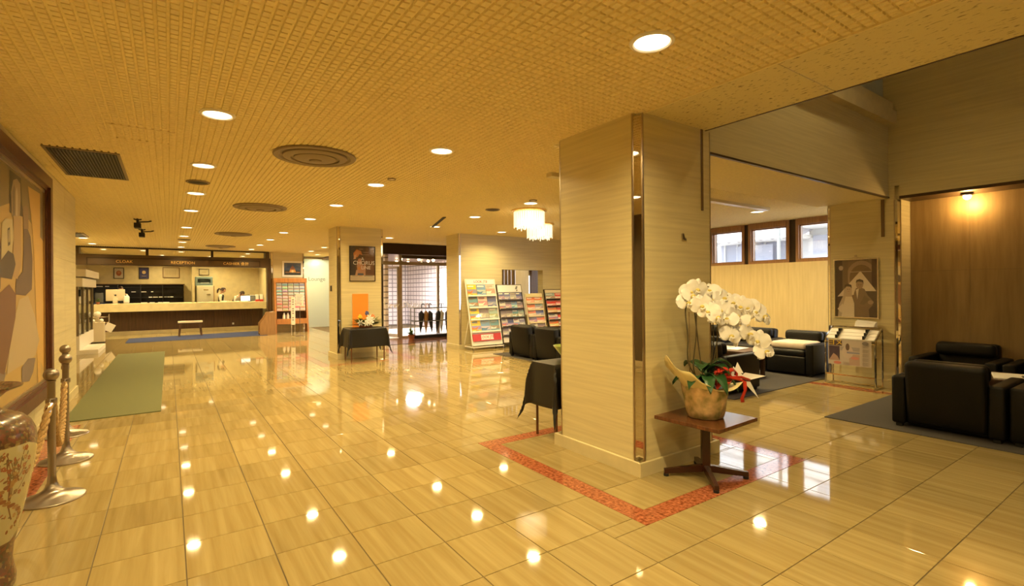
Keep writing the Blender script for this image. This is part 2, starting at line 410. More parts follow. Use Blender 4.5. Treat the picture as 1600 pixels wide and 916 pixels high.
# ---- floor
floor = struct('floor', MB().box(-2.5, 10.4, -3.0, 24.2, -0.12, -0.004), 'grout', 'grout bed under glossy beige stone floor tiles')
cells = []
i0 = math.floor((FX0 - TX0) / TW); j0 = math.floor((FY0 - TY0) / TD)
for i in range(i0, 24):
    for j in range(j0, 50):
        x0 = TX0 + i * TW; y0 = TY0 + j * TD; x1 = x0 + TW; y1 = y0 + TD
        if x0 < -2.5 or x1 > 10.4 or y1 > 24.2: continue
        if y0 > 12.25 and x0 > 4.3 and y0 < 20: continue
        if x0 > 5.9 and (y0 > 3.56 and y1 < 9.2 or y1 < 2.5): continue
        if y0 > 10.5 and x0 > 5.7: continue
        if x1 < -1.1 and y1 < 9.3: continue
        cells.append((x0, x1, y0, y1))
g = 0.0024
def area_px(r):
    P = [to_px((x, y, 0)) for x, y in ((r[0], r[2]), (r[1], r[2]), (r[1], r[3]), (r[0], r[3]))]
    if any(p is None for p in P): return 0
    cx = sum(p[0] for p in P) / 4; cy = sum(p[1] for p in P) / 4
    if not (-40 < cx < 1640 and cy < 950): return 0
    return abs(sum(P[k][0] * P[(k + 1) % 4][1] - P[(k + 1) % 4][0] * P[k][1] for k in range(4))) / 2
def visible_tile(r):
    cx, cy = (r[0] + r[1]) / 2, (r[2] + r[3]) / 2
    if -0.98 < cx < -0.1 and 7.2 < cy < 14.4: return False
    return True
whole, cut = [], []
for c in cells:
    rs = [c]
    for bnd, _ in BANDS:
        rs = [q for r in rs for q in rect_minus(r, bnd)]
    for r in rs: (whole if abs((r[1] - r[0]) * (r[3] - r[2]) - TW * TD) < 1e-4 else cut).append(r)
inner = []
BW = 0.15
for bnd, colr in BANDS:
    ii = (bnd[0] + BW, bnd[1] - BW, bnd[2] + BW, bnd[3] - BW)
    for c in cells:
        q = (max(c[0], ii[0]), min(c[1], ii[1]), max(c[2], ii[2]), min(c[3], ii[3]))
        if q[1] - q[0] > 0.02 and q[3] - q[2] > 0.02: inner += rect_minus(q, colr)
allt = [(area_px(r) if visible_tile(r) else 0, r) for r in whole + cut + inner]
allt.sort(key=lambda a: -a[0])
tile_me = MB().slab(g, TW - g, g, TD - g, -0.004, 0, 0.0012).mesh('tile', 'floor_tile', False)
rest = MB()
for n, (a, r) in enumerate(allt):
    if n < 285 and a > 60:
        if abs((r[1] - r[0]) * (r[3] - r[2]) - TW * TD) < 1e-4: link('tile', tile_me, floor, (r[0], r[2], 0))
        else: link('tile', MB().slab(g, r[1] - r[0] - g, g, r[3] - r[2] - g, -0.004, 0, 0.0012).mesh('tile', 'floor_tile', False), floor, (r[0], r[2], 0))
    else: rest.slab(r[0] + g, r[1] - g, r[2] + g, r[3] - g, -0.004, 0, 0.0012)
kind_stuff(part('tile_field', rest, 'floor_tile', floor, smooth=False))
for bnd, colr in BANDS:
    x0, x1, y0, y1 = bnd
    for (a, b, fixed, horiz) in ((x0, x1, y0, 1), (x0, x1, y1 - BW, 1), (y0 + BW, y1 - BW, x0, 0), (y0 + BW, y1 - BW, x1 - BW, 0)):
        n = 4 if horiz else 4
        for k in range(n):
            s0 = a + (b - a) * k / n; s1 = a + (b - a) * (k + 1) / n
            mb = MB().slab(s0 + .0008, s1 - .0008, fixed + .0008, fixed + BW - .0008, -0.004, 0, 0.0008) if horiz else MB().slab(fixed + .0008, fixed + BW - .0008, s0 + .0008, s1 - .0008, -0.004, 0, 0.0008)
            part('granite_strip', mb, 'granite_red', floor, smooth=False)
# red granite margin along the picture wall and the brown entrance threshold
for k in range(6): part('granite_strip', MB().slab(-1.07, -0.78, 4.0 + k * .5, 4.499 + k * .5, -0.0035, 0.0006, 0.0008), 'granite_red', floor, smooth=False)
for k in range(5): part('threshold_slab', MB().slab(4.30 + k * .7, 4.998 + k * .7, 12.3, 14.0, -0.004, 0, 0.001), 'granite_brown', floor, smooth=False)
part('entrance_mat', MB().slab(5.2, 8.2, 14.05, 17.4, -0.004, 0.0, 0.002), 'white_paint', floor, smooth=False)

# ---- ceilings
ceil = struct('ceiling', MB().box(-2.5, 2.97, -3.0, 24.2, H + .03, H + .1).box(2.97, 10.4, 3.55, 24.2, H + .03, H + .1), 'plaster', 'cream ceiling covered in waffle pattern plaster panels')
PW, PD = 1.04, 1.10
pb = MB()
nx, ny = 20, 20
sx, sy = PW / nx, PD / ny
pb.quad((0, 0, 0), (0, PD, 0), (PW, PD, 0), (PW, 0, 0))
for i in range(nx):
    for j in range(ny):
        x = (i + .5) * sx; y = (j + .5) * sy; a, b2 = sx * .395, sy * .44; c, d = a * .80, b2 * .86; h = -.011
        k = len(pb.v)
        pb.v += [(x - a, y - b2, 0), (x + a, y - b2, 0), (x + a, y + b2, 0), (x - a, y + b2, 0), (x - c, y - d, h), (x + c, y - d, h), (x + c, y + d, h), (x - c, y + d, h)]
        for q in range(4): r = (q + 1) % 4; pb._f([k + r, k + q, k + 4 + q, k + 4 + r])
        pb._f([k + 7, k + 6, k + 5, k + 4])
panel_me = pb.mesh('ceiling_panel', 'plaster', False)
for j in range(-6, 19):
    y = 3.6 + j * PD
    xs = []
    k = 0
    while 2.97 - (k + 1) * PW > (-1.3 if y < 9 else -2.6): xs.append(2.97 - (k + 1) * PW); k += 1
    if j >= 0:
        k = 0
        while 2.97 + k * PW < 10.2:
            if (y > 13.0 and 2.97 + k * PW > 5.0) or (y > 10.3 and 2.97 + k * PW > 6.2) : break
            xs.append(2.97 + k * PW); k += 1
    for x in xs: link('ceiling_panel', panel_me, ceil, (x, y, H))
# plaster strip beside the void, in slabs with open joints
strip_cuts = [2.53, 1.53, 0.38, -0.77, -1.92, -3.0]
for a, b in zip(strip_cuts[1:], strip_cuts[:-1]):
    part('plaster_slab', MB().box(2.985, 3.735, a + .004, b - .004, H - .016, H + .08), 'plaster_fissured', ceil, smooth=False)
part('edge_moulding', MB().box(2.965, 2.98, -3, 2.53, H - .02, H + .03), 'plaster', ceil, smooth=False)
part('edge_angle', MB().box(3.735, 3.75, -3, 2.53, H - .02, H + .03), 'bronze_sign', ceil, smooth=False)
part('entrance_soffit', MB().box(4.3, 9.9, 13.62, 17.6, 2.46, 2.5), 'bronze_sign', ceil, smooth=False)
part('entrance_fascia', MB().box(4.3, 9.9, 13.55, 13.62, 2.44, H + .04), 'bronze_dark', ceil, smooth=False)
part('access_panel', MB().box(-.38, .05, 5.03, 5.045, H - .0135, H).box(-.38, .05, 5.455, 5.47, H - .0135, H).box(-.38, -.365, 5.03, 5.47, H - .0135, H).box(.035, .05, 5.03, 5.47, H - .0135, H), 'plaster', ceil, smooth=False)

# ---- columns
def column(c, label, corner_names, dirs, mz=H - .02):
    x0, x1, y0, y1 = c; n = 0.055
    # dirs: which corners are cut for mirror strips, in order (x0y0, x1y0, x1y1, x0y1)
    P = []
    for k, (cx, cy, sx_, sy_) in enumerate(((x0, y0, 1, 1), (x1, y0, -1, 1), (x1, y1, -1, -1), (x0, y1, 1, -1))):
        if dirs[k]:
            a = (cx, cy + sy_ * n); b = (cx + sx_ * n, cy + sy_ * n); d = (cx + sx_ * n, cy)
            P += [a, b, d] if k in (0, 2) else [d, b, a]
        else: P.append((cx, cy))
    mb = MB(); m = len(P); zt = H + .03
    mb.v += [(x, y, 0) for x, y in P] + [(x, y, zt) for x, y in P]
    for i in range(m): j = (i + 1) % m; mb._f([i, j, m + j, m + i])
    mb._f(list(range(m))[::-1]); mb._f([m + i for i in range(m)])
    col = struct('column', mb, 'stone', label)
    t = .006
    for k, (cx, cy, sx_, sy_) in enumerate(((x0, y0, 1, 1), (x1, y0, -1, 1), (x1, y1, -1, -1), (x0, y1, 1, -1))):
        if not dirs[k]: continue
        ix, iy = cx + sx_ * n, cy + sy_ * n
        s = MB()
        def bx(xa, xb, ya, yb, z0=.1, z1=mz): s.box(min(xa, xb), max(xa, xb), min(ya, yb), max(ya, yb), z0, z1)
        bx(cx + sx_ * .008, ix, iy - sy_ * t, iy - sy_ * .0005); bx(ix - sx_ * t, ix - sx_ * .0005, cy + sy_ * .008, iy)
        part('mirror_strip', s, 'mirror', col, smooth=False)
        s = MB(); e = .009
        bx(cx - sx_ * .002, cx + sx_ * e, iy - sy_ * .001, iy + sy_ * e); bx(ix - sx_ * .001, ix + sx_ * e, cy - sy_ * .002, cy + sy_ * e)
        part('metal_edge', s, 'brass_dim', col, smooth=False)
    bb = .022; hh = .105
    b = MB()
    b.slab(x0 - bb, x1 + bb, y0 - bb, y0 - .0005, 0, hh, .004).slab(x0 - bb, x1 + bb, y1 + .0005, y1 + bb, 0, hh, .004).slab(x0 - bb, x0 - .0005, y0, y1, 0, hh, .004).slab(x1 + .0005, x1 + bb, y0, y1, 0, hh, .004)
    part('plinth', b, 'stone_plain', col, smooth=False)
    return col
c1 = column(C1, 'large cream stone column beside the white orchid', None, (1, 1, 1, 1))
part('shutter_slot', MB().box(3.675, 3.70, 2.522, 2.5295, 2.06, H), 'slot_dark', c1, smooth=False)
part('wall_hook', MB().box(3.41, 3.43, 2.515, 2.5295, 1.80, 1.85).box(3.43, 3.46, 2.515, 2.5295, 1.80, 1.815), 'brass_dim', c1, smooth=False)
cf = column(CF, 'cream stone column carrying the black musical poster', None, (1, 1, 0, 0))
part('wall_switch', MB().slab(-.05, .05, -.012, -.0005, 0, .12).xf(Matrix.Translation((2.859, 10.95, 1.40)) @ Matrix.Rotation(-pi / 2, 4, 'Z')), 'black_plastic', cf, smooth=False)
c2 = column(C2, 'cream stone column carrying the framed wedding photograph', None, (1, 0, 0, 1), 2.60)
part('shutter_slot', MB().box(8.19, 8.1995, 2.75, 2.79, 2.1, 2.62), 'slot_dark', c2, smooth=False)
c4 = column(C4, 'far cream stone column behind the postcard rack', None, (1, 1, 0, 0))

# ---- walls
W = struct('wall_left', MB().box(-1.30, -1.092, -3.0, 9.32, 0, H + .03), 'grout', 'cream stone clad wall carrying the large oil painting')
ys = [9.315, 8.42, 7.52, 6.62, 5.72, 4.82, 3.92, 3.02, 2.12]
for a, b in zip(ys[1:], ys[:-1]):
    for z0, z1 in ((.10, .93), (.93, 1.83), (1.83, H)):
        part('stone_slab', MB().box(-1.0905, -1.084, a + .0012, b - .0012, z0 + .0012, z1 - .0012), 'stone', W, smooth=False)
struct('baseboard_left', MB().box(-1.0835, -1.065, -3, 9.32, 0, .10), 'stone_plain', 'pale stone baseboard under the oil painting')
struct('wall_left_return', MB().box(-2.5, -1.301, 9.22, 9.32, 0, H + .03).box(-2.5, -2.4, 9.32, 24.2, 0, H + .03), 'stone', 'cream side wall behind the glass showcase')
struct('wall_rear', MB().box(-1.3, 10.4, -3.1, -3.0, 0, 3.4).box(-1.3, 6.6, -3.1, -3, 3.4, 5.6).box(7.6, 10.4, -3.1, -3, 3.4, 5.6).box(6.6, 7.6, -3.1, -3, 4.0, 5.6), 'stone', 'stone wall behind the viewpoint')
w5 = struct('window_5', MB().box(6.6, 7.6, -3.08, -3.02, 3.4, 3.46).box(6.6, 7.6, -3.08, -3.02, 3.94, 4.0).box(6.6, 6.66, -3.08, -3.02, 3.46, 3.94).box(7.54, 7.6, -3.08, -3.02, 3.46, 3.94).box(7.07, 7.13, -3.08, -3.02, 3.46, 3.94), 'bronze_dark', 'high window of the double height space')
part('pane', MB().box(6.66, 7.54, -3.055, -3.045, 3.46, 3.94), 'glass', w5, smooth=False)
# reception back wall
struct('wall_reception', MB().box(-2.4, .72, 23.0, 23.1, 0, H + .03).box(.72, .80, 22.0, 23.1, 0, H + .03).box(.80, 3.2, 22.9, 23.1, 0, H + .03), 'stone_plain', 'cream wall behind the reception desk')
struct('wall_reception_side', MB().box(3.06, 3.2, 19.5, 22.9, 0, H + .03), 'stone_plain', 'cream side wall right of the reception desk')
# far wall with opening
wf = struct('wall_far', MB().box(6.30, 6.87, 10.40, 10.62, 0, H + .03).box(8.17, 10.4, 10.40, 10.62, 0, H + .03).box(6.87, 8.17, 10.40, 10.62, 1.91, H + .03).box(6.87, 8.17, 10.40, 10.62, 0, .75), 'stone', 'cream stone wall behind the brochure racks')
part('plinth', MB().slab(5.64, 10.4, 10.378, 10.3995, 0, .105, .004), 'stone_plain', wf, smooth=False)
struct('column', MB().box(5.66, 6.30, 10.40, 11.05, 0, H + .03), 'stone', 'cream stone pier beside the entrance glass')
cm = [o for o in COL.objects if o.name.startswith('column')][-1]
part('mirror_strip', MB().box(5.655, 5.69, 10.388, 10.3995, .1, H - .02), 'mirror', cm, smooth=False)
part('metal_edge', MB().box(5.69, 5.70, 10.386, 10.3995, .1, H - .02).box(5.646, 5.655, 10.388, 10.3995, .1, H - .02), 'brass_dim', cm, smooth=False)
part('plinth', MB().slab(5.638, 5.6595, 10.4, 11.05, 0, .105, .004), 'stone_plain', cm, smooth=False)
# small room seen through the opening
wb = struct('wall_passage', MB().box(6.5, 10.4, 12.15, 12.25, 0, H).box(6.5, 6.6, 11.05, 12.15, 0, H), 'brown_travertine', 'brown wall inside the opening behind the racks')
part('pilaster', MB().box(8.35, 8.85, 11.95, 12.149, 0, H), 'lounge_panel', wb, smooth=False)
part('dark_door', MB().box(9.05, 9.40, 12.05, 12.149, 0, 2.1), 'wood_dark', wb, smooth=False)
part('light_strip', MB().box(8.92, 9.0, 12.1, 12.149, 1.25, 1.82), 'screen_lit', wb, smooth=False)
for x in (7.78, 7.90, 8.02, 8.16): part('brass_post', MB().tube([(x, 11.7, 0), (x, 11.7, 2.4)], .03, 8), 'brass_dim', wb)
# lounge wall under the windows
wl = struct('wall_window', MB().box(10.14, 10.4, 3.4, 10.4, 0, 1.90), 'grout', 'light panelled wall under the lounge windows')
yb = [3.4, 4.2, 5.0, 5.8, 6.6, 7.4, 8.2, 9.0, 9.8, 10.4]
for a, b in zip(yb[:-1], yb[1:]): part('wall_panel', MB().box(10.10, 10.139, a + .0015, b - .0015, .08, 1.90), 'lounge_panel', wl, smooth=False)
part('baseboard', MB().box(10.085, 10.139, 3.4, 10.4, 0, .079), 'stone_plain', wl, smooth=False)
part('pier', MB().box(10.10, 10.4, 3.4, 4.0, 1.901, H).box(10.10, 10.4, 7.6, 10.4, 1.901, H), 'lounge_panel', wl, smooth=False)
wy = [(4.0, 4.87), (5.0, 5.84), (5.93, 6.74), (6.83, 7.6)]
for n, (a, b) in enumerate(wy):
    f = .055
    wn_ = struct('window_%d' % (n + 1), MB().box(10.12, 10.28, a, a + f, 1.901, H).box(10.12, 10.28, b - f, b, 1.901, H).box(10.12, 10.28, a + f, b - f, 1.901, 1.95).box(10.10, 10.28, a + f, b - f, H - .13, H), 'wood_window', 'brown framed lounge window, number %d from the stone column' % (n + 1))
    part('pane', MB().box(10.20, 10.206, a + f, b - f, 1.95, H - .13), 'glass', wn_, smooth=False)
    part('inner_sash', MB().box(10.17, 10.195, a + f, a + f + .022, 1.95, H - .13).box(10.17, 10.195, b - f - .022, b - f, 1.95, H - .13).box(10.17, 10.195, a + f + .022, b - f - .022, 1.95, 1.972).box(10.17, 10.195, a + f + .022, b - f - .022, H - .152, H - .13), 'wood_window', wn_, smooth=False)
struct('trim_1', MB().box(10.16, 10.4, 4.87, 5.0, 1.901, H).box(10.16, 10.4, 5.84, 5.93, 1.901, H).box(10.16, 10.4, 6.74, 6.83, 1.901, H), 'bronze_dark', 'dark recessed posts between the lounge windows')

# beam over the lounge opening, and upper walls of the void
ZB = 2.645
bm_ = struct('wall_beam', MB().box(3.86, 8.20, 2.70, 3.62, ZB, H + .1).box(3.86, 8.20, 2.70, 2.86, H + .1, 3.72), 'stone', 'long stone clad beam over the lounge opening')
part('soffit', MB().box(3.86, 8.20, 2.72, 3.62, ZB - .012, ZB - .0005), 'plaster', bm_, smooth=False)
part('soffit_edge', MB().box(3.86, 8.20, 2.69, 2.72, ZB - .02, ZB), 'bronze_sign', bm_, smooth=False)
part('parapet_ledge', MB().box(3.86, 8.20, 2.60, 2.88, 3.62, 3.80), 'stone_plain', bm_, smooth=False)
part('parapet_cap', MB().box(3.86, 8.20, 2.64, 2.88, 3.80, 3.93), 'stone_plain', bm_, smooth=False)
struct('wall_upper_back', MB().box(3.6, 8.3, 4.4, 4.5, 2.7, 5.6), 'stone', 'dim upper floor wall behind the parapet')
part('balustrade_glass', MB().box(3.9, 8.18, 2.75, 2.765, 3.93, 4.7), 'glass_frosted', bm_, smooth=False)
wr = struct('wall_right', MB().box(8.20, 8.60, -3.0, 2.579, 2.64, 5.6).box(8.201, 8.6, 2.579, 4.4, 2.786, 5.6), 'stone', 'tall dim stone wall above the right seating alcove')
struct('wall_upper_left', MB().box(3.65, 3.75, -3.0, 4.4, H + .03, 5.6), 'stone', 'upper wall over the lobby ceiling edge')
struct('ceiling_void', MB().box(3.6, 8.7, -3.1, 4.6, 5.6, 5.7), 'plaster', 'high ceiling of the double height space')
# alcove
wa = struct('wall_alcove', MB().box(8.62, 8.8, -3.0, 2.579, 0, 2.7), 'grout', 'brown travertine wall of the seating alcove')
for a, b in ((2.577, 1.95), (1.95, 1.15), (1.15, .35), (.35, -.45), (-.45, -1.25)):
    for z0, z1 in ((.0, 1.62), (1.62, 2.60)):
        part('stone_panel', MB().box(8.60, 8.6195, b + .001, a - .001, z0 + .001, z1 - .001), 'brown_travertine', wa, smooth=False)
part('soffit_trim', MB().box(8.19, 8.62, -3.0, 2.577, 2.60, 2.639), 'bronze_sign', wr, smooth=False)

# entrance vestibule and street outside
we = struct('wall_entrance', MB().box(8.2, 8.4, 12.26, 14.0, 0, H), 'stone_plain', 'side wall of the entrance hall')
struct('wall_vestibule', MB().box(5.35, 10.4, 19.6, 19.75, 0, 2.46).box(5.25, 5.35, 14.2, 20.9, 0, H).box(8.2, 8.4, 14.09, 19.59, 0, 2.46), 'grid_tile', 'pale gridded tile wall beyond the entrance glass')
struct('wall_lift_hall', MB().box(4.30, 8, 20.9, 21.0, 0, H).box(3.95, 4.30, 20.5, 21, 0, H), 'stone_plain', 'pale wall behind the frosted glass panel')
dg_ = struct('door_1', MB().box(5.62, 5.70, 14.0, 14.08, 0, 2.46).box(5.70, 8.2, 14.0, 14.08, 2.16, 2.26).box(4.4, 5.62, 14.0, 14.08, 2.16, 2.26).box(6.85, 6.92, 14.0, 14.08, 0, 2.16).box(4.4, 4.46, 14.0, 14.08, 0, 2.16).box(5.7, 8.2, 14.0, 14.08, 0, .05), 'bronze_light', 'bronze framed glass entrance doors')
part('pane', MB().box(5.70, 6.85, 14.03, 14.042, .05, 2.16), 'glass', dg_, smooth=False)
part('pane', MB().box(6.92, 8.2, 14.03, 14.042, .05, 2.16), 'glass', dg_, smooth=False)
M_ = Matrix.Translation((5.60, 14.06, 0)) @ Matrix.Rotation(radians(104), 4, 'Z')
part('open_leaf', MB().box(0, 1.1, -.02, .02, 0.01, .11).box(0, 1.1, -.02, .02, 2.06, 2.12).box(0, .04, -.02, .02, .11, 2.06).box(1.06, 1.1, -.02, .02, .11, 2.06).xf(M_), 'bronze_light', dg_, smooth=False)
part('leaf_pane', MB().box(.04, 1.06, -.005, .005, .11, 2.06).xf(M_), 'glass', dg_, smooth=False)
part('transom_bar', MB().box(5.7, 8.2, 14.01, 14.07, 2.36, 2.455), 'bronze_sign', dg_, smooth=False)
me = text_mesh('New Shizukan', 0.27, 'white_enamel', .002, 'LEFT', .25)
link('glass_lettering', me, dg_, (5.05, 13.985, .97), FACE_Y)

# frosted glass partition
dd = struct('door_2', MB().box(3.95, 5.6, 20.4, 20.46, 2.66, H + .03).box(3.95, 4.0, 20.4, 20.46, 0, 2.66), 'steel', 'frosted glass partition right of the postcard rack')
part('pane', MB().box(4.0, 5.6, 20.42, 20.435, 0.0, 2.655), 'glass_frosted', dd, smooth=False)
link('glass_lettering', text_mesh('Lounge', .22, 'grey_plastic', .002), dd, (4.78, 20.41, 1.87), FACE_Y)

# street outside the lounge windows
struct('ground_street', MB().box(10.4, 24, -4, 24, -.3, -.2), 'asphalt', 'pale street beyond the lounge windows')
bo = tag(link('building', MB().box(16, 17, -2, 7.3, -.2, 4.4).box(16.4, 17, 7.3, 20, -.2, 9).mesh('building', 'building_white', False)), 'overexposed white building across the street', 'building')
part('grey_facade', MB().box(15.9, 15.999, 6.0, 7.15, .0, 2.95), 'building_grey', bo, smooth=False)
part('shutter', MB().box(15.95, 15.999, 8.4, 9.6, 0, 2.8).box(16.3, 16.399, 8.2, 10.4, 0, 2.9), 'building_grey', bo, smooth=False)
for k in range(9): part('roof_tile', MB().tube([(15.2, 7.3 + k * .36, 3.0), (16.4, 7.3 + k * .36, 3.35)], .14, 8), 'roof_tile', bo)
part('awning', MB().box(15.1, 16.4, 7.2, 10.6, 2.9, 2.98).box(14.9, 16, 4.9, 7.2, 3.15, 3.25), 'white_paint', bo, smooth=False)
for k in range(5): part('shutter_rib', MB().box(16.25, 16.3, 8.3 + k * .48, 8.36 + k * .48, 0, 2.9), 'building_white', bo, smooth=False)
for n, (z0, z1) in enumerate(((4.1, 3.75), (3.8, 4.05), (3.6, 3.8))):
    tag(link('street_wire', MB().tube([(14.5, 2, z0), (14.5, 7, (z0 + z1) / 2 - .08), (14.5, 14, z1)], .014, 5).mesh('street_wire', 'black_plastic')), ('upper', 'middle', 'lower')[n] + ' black cable crossing outside the lounge windows', 'cable')
for y_ in (4.0, 9.0): tag(link('street_pole', MB().tube([(14.6, y_ - 1.5, -.2), (14.6, y_ - 1.5, 6)], .05, 8).mesh('street_pole', 'grey_plastic')), ('grey utility pole outside nearer the stone column' if y_ < 5 else 'grey utility pole outside farther along the street'), 'pole')

# ================================================================== CEILING FITTINGS
ORD = ['nearest', 'second', 'third', 'fourth', 'fifth', 'sixth', 'seventh', 'eighth', 'ninth', 'tenth']
trim_me = MB().lathe([(.118, 0), (.122, -.006), (.118, -.014), (.102, -.018), (.094, -.012), (.092, -.002)], 28).mesh('trim_ring', 'white_paint')
lens_me = MB().lathe([(1e-6, -.011), (.05, -.012), (.093, -.009)], 24).mesh('lens', 'lens')
def downlight(x, y, label, watts=1.0, zc=None, group=None, colour=LAMP_COL, spread=150):
    z = (H if zc is None else zc) - .004
    t = thing('downlight', label, 'ceiling light', (x, y, z), 0, group or 'recessed ceiling downlights')
    link('trim_ring', trim_me, t); link('lens', lens_me, t)
    ld = bpy.data.lights.new('downlight_lamp', 'AREA'); ld.shape = 'DISK'; ld.size = .17; ld.energy = LAMP_W * watts; ld.color = colour; ld.spread = radians(spread)
    lo = bpy.data.objects.new('downlight_lamp', ld); COL.objects.link(lo); lo.location = (0, 0, -.022); lo.parent = t
    return t
YL = [4.33, 6.16, 7.95, 9.68, 12.25, 14.2, 15.9, 17.68]
for n, y in enumerate((.2, 2.0)): downlight(.31, y, ('rear', 'front')[n] + ' round downlight above the viewpoint')
for n, y in enumerate(YL): downlight(.31, y, ORD[n] + ' round downlight of the row running to the reception desk')
for n, y in enumerate([1.78, 4.3, 6.13, 7.93, 9.69, 12.25, 14.08, 15.85, 17.6]):
    downlight(2.16, y, ORD[n] + ' round downlight of the row passing left of the columns', 1.0 if n < 3 else 1.12)
for n, y in enumerate([6.17, 7.88, 9.53, 12.17]):
    downlight(4.62, y, ORD[n] + ' round downlight of the row right of the large column', 1.3)
downlight(6.38, 9.65, 'round downlight in front of the far wall opening')
downlight(8.53, 4.75, 'round downlight near the lounge windows', 1.8)
for n, (x, y) in enumerate(((6.4, 4.75), (6.4, 6.45), (8.53, 6.45), (8.53, 8.2))): downlight(x, y, ('first', 'second', 'third', 'fourth')[n] + ' added unseen downlight over the lounge armchairs', 1.6)  # unseen lamps added on the grid to brighten the lounge wall
downlight(2.2, -.3, 'added unseen downlight behind the viewpoint near the plaster strip', 1.5)  # unseen lamp added to brighten the large column's right face
for n, (x, y) in enumerate(((5.3, -.5), (5.6, 1.8))): downlight(x, y, ('nearer', 'farther')[n] + ' added fill downlight high in the double height space', .55, 5.6, None, LAMP_COL, 105)  # unseen fill lamps, added to warm and lift the void walls
for n, y in enumerate([15.84, 17.56]): downlight(-1.7, y, ('nearer', 'farther')[n] + ' round downlight above the glass showcase')
for n, (x, y) in enumerate([(-1.64, 19.72), (-.66, 19.74), (.34, 19.8), (2.3, 19.74), (2.32, 21.3)]):
    downlight(x, y, ('leftmost', 'second', 'third', 'fourth', 'rearmost')[n] + ' round downlight above the reception desk')
for n, y in enumerate([15.81, 17.52]): downlight(3.93, y, ('nearer', 'farther')[n] + ' round downlight before the postcard rack')
downlight(4.5, 19.1, 'added fill downlight before the frosted glass partition', 2.0)  # added to lighten the frosted pane from the lobby side
downlight(-.2, 21.9, 'round downlight behind the reception desk signboard', 1.3)
downlight(1.3, 21.9, 'round downlight over the reception staff', 1.3)
downlight(.2, -1.2, 'round downlight behind the viewpoint')
downlight(8.0, 11.4, 'round downlight inside the opening behind the racks', .5)
downlight(4.75, 20.68, 'added fill downlight behind the frosted glass partition', 1.6, None, None, (1, .93, .74))  # added whiter fill so the frosted pane glows from behind

# round air diffusers
def diffuser(x, y, label):
    t = thing('air_diffuser', label, 'air vent', (x, y, H), 0, 'round ceiling air diffusers')
    part('outer_ring', MB().lathe([(.38, -.012), (.385, -.02), (.375, -.032), (.335, -.030), (.32, -.014)], 40), 'vent_paint', t)
    part('middle_ring', MB().lathe([(.30, -.02), (.295, -.034), (.24, -.05), (.225, -.046), (.225, -.03)], 36), 'vent_paint', t)
    part('centre_cone', MB().lathe([(.20, -.028), (.195, -.045), (.12, -.062), (.06, -.058), (.055, -.07), (.045, -.074), (1e-6, -.074)], 28), 'vent_paint', t)
    part('dark_throat', MB().lathe([(.335, -.0135), (1e-6, -.0140)], 32), 'vent_dark', t)
for n, (x, y) in enumerate([(1.2, 5.14), (1.2, 8.72), (1.24, 13.1), (1.26, 16.8)]): diffuser(x, y, ORD[n] + ' round brown air diffuser in the lobby ceiling')
def speaker(x, y, r, label, cat='ceiling speaker', nm='ceiling_speaker'):
    t = thing(nm, label, cat, (x, y, H))
    part('rim', MB().lathe([(r, -.010), (r * 1.02, -.02), (r * .93, -.026), (r * .88, -.018)], 24), 'vent_paint', t)
    part('grille', MB().lathe([(r * .88, -.017), (r * .3, -.026), (1e-6, -.027)], 20), 'vent_dark' if r > .1 else 'white_paint', t)
speaker(.30, 7.12, .125, 'brown round ceiling speaker between two near downlights'); speaker(.33, 15.1, .14, 'far brown round ceiling speaker before the reception')
speaker(4.5, 5.95, .06, 'small round smoke detector beside the chandelier', 'smoke detector', 'smoke_detector'); speaker(4.45, 7.0, .12, 'shallow round ceiling speaker left of the chandelier')
speaker(2.2, 5.7, .05, 'small round smoke detector over the open lobby floor', 'smoke detector', 'smoke_detector')
# square return grille
t = thing('return_grille', 'dark slatted air grille above the oil painting', 'air vent', (-.66, 6.75, H))
part('frame', MB().box(-.28, .28, -.68, -.65, -.02, 0).box(-.28, .28, .65, .68, -.02, 0).box(-.28, -.255, -.65, .65, -.02, 0).box(.255, .28, -.65, .65, -.02, 0), 'vent_paint', t, smooth=False)
part('backing', MB().box(-.255, .255, -.65, .65, -.0135, -.0125), 'vent_dark', t, smooth=False)
sl = MB().box(-.004, .004, -.65, .65, -.024, -.0137).mesh('slat', 'bronze_dark', False)
for k in range(20): link('slat', sl, t, (-.24 + k * .0253, 0, 0))
t = thing('return_grille', 'dark boxy vent above the glass showcase', 'air vent', (-1.86, 15.0, H))
part('frame', MB().box(-.3, .3, -.5, .5, -.03, 0), 'vent_paint', t, smooth=False); part('backing', MB().box(-.26, .26, -.46, .46, -.034, -.0301), 'vent_dark', t, smooth=False)
t = tag(link('slot_diffuser', MB().box(-.03, .03, -.75, .75, -.02, 0).mesh('slot_diffuser', 'vent_dark', False), None, (4.38, 8.9, H), (0, 0, -.3)), 'long thin dark slot vent near the far pier', 'air vent')
for n, (x, y) in enumerate(((-.46, 11.36), (-.46, 13.16))):
    t = thing('ceiling_camera', ('nearer', 'farther')[n] + ' small dark camera hanging from the lobby ceiling', 'camera', (x, y, H), 0, 'ceiling cameras')
    part('mount', MB().lathe([(.06, 0), (.06, -.02), (.02, -.03), (.02, -.10), (1e-6, -.10)], 12), 'vent_dark', t)
    part('camera_body', MB().box(-.05, .05, -.16, .10, -.17, -.09), 'vent_dark', t, smooth=False)
    part('side_arm', MB().tube([(0, 0, -.06), (.15, .05, -.04), (.2, .08, -.02)], .012, 6), 'vent_dark', t)

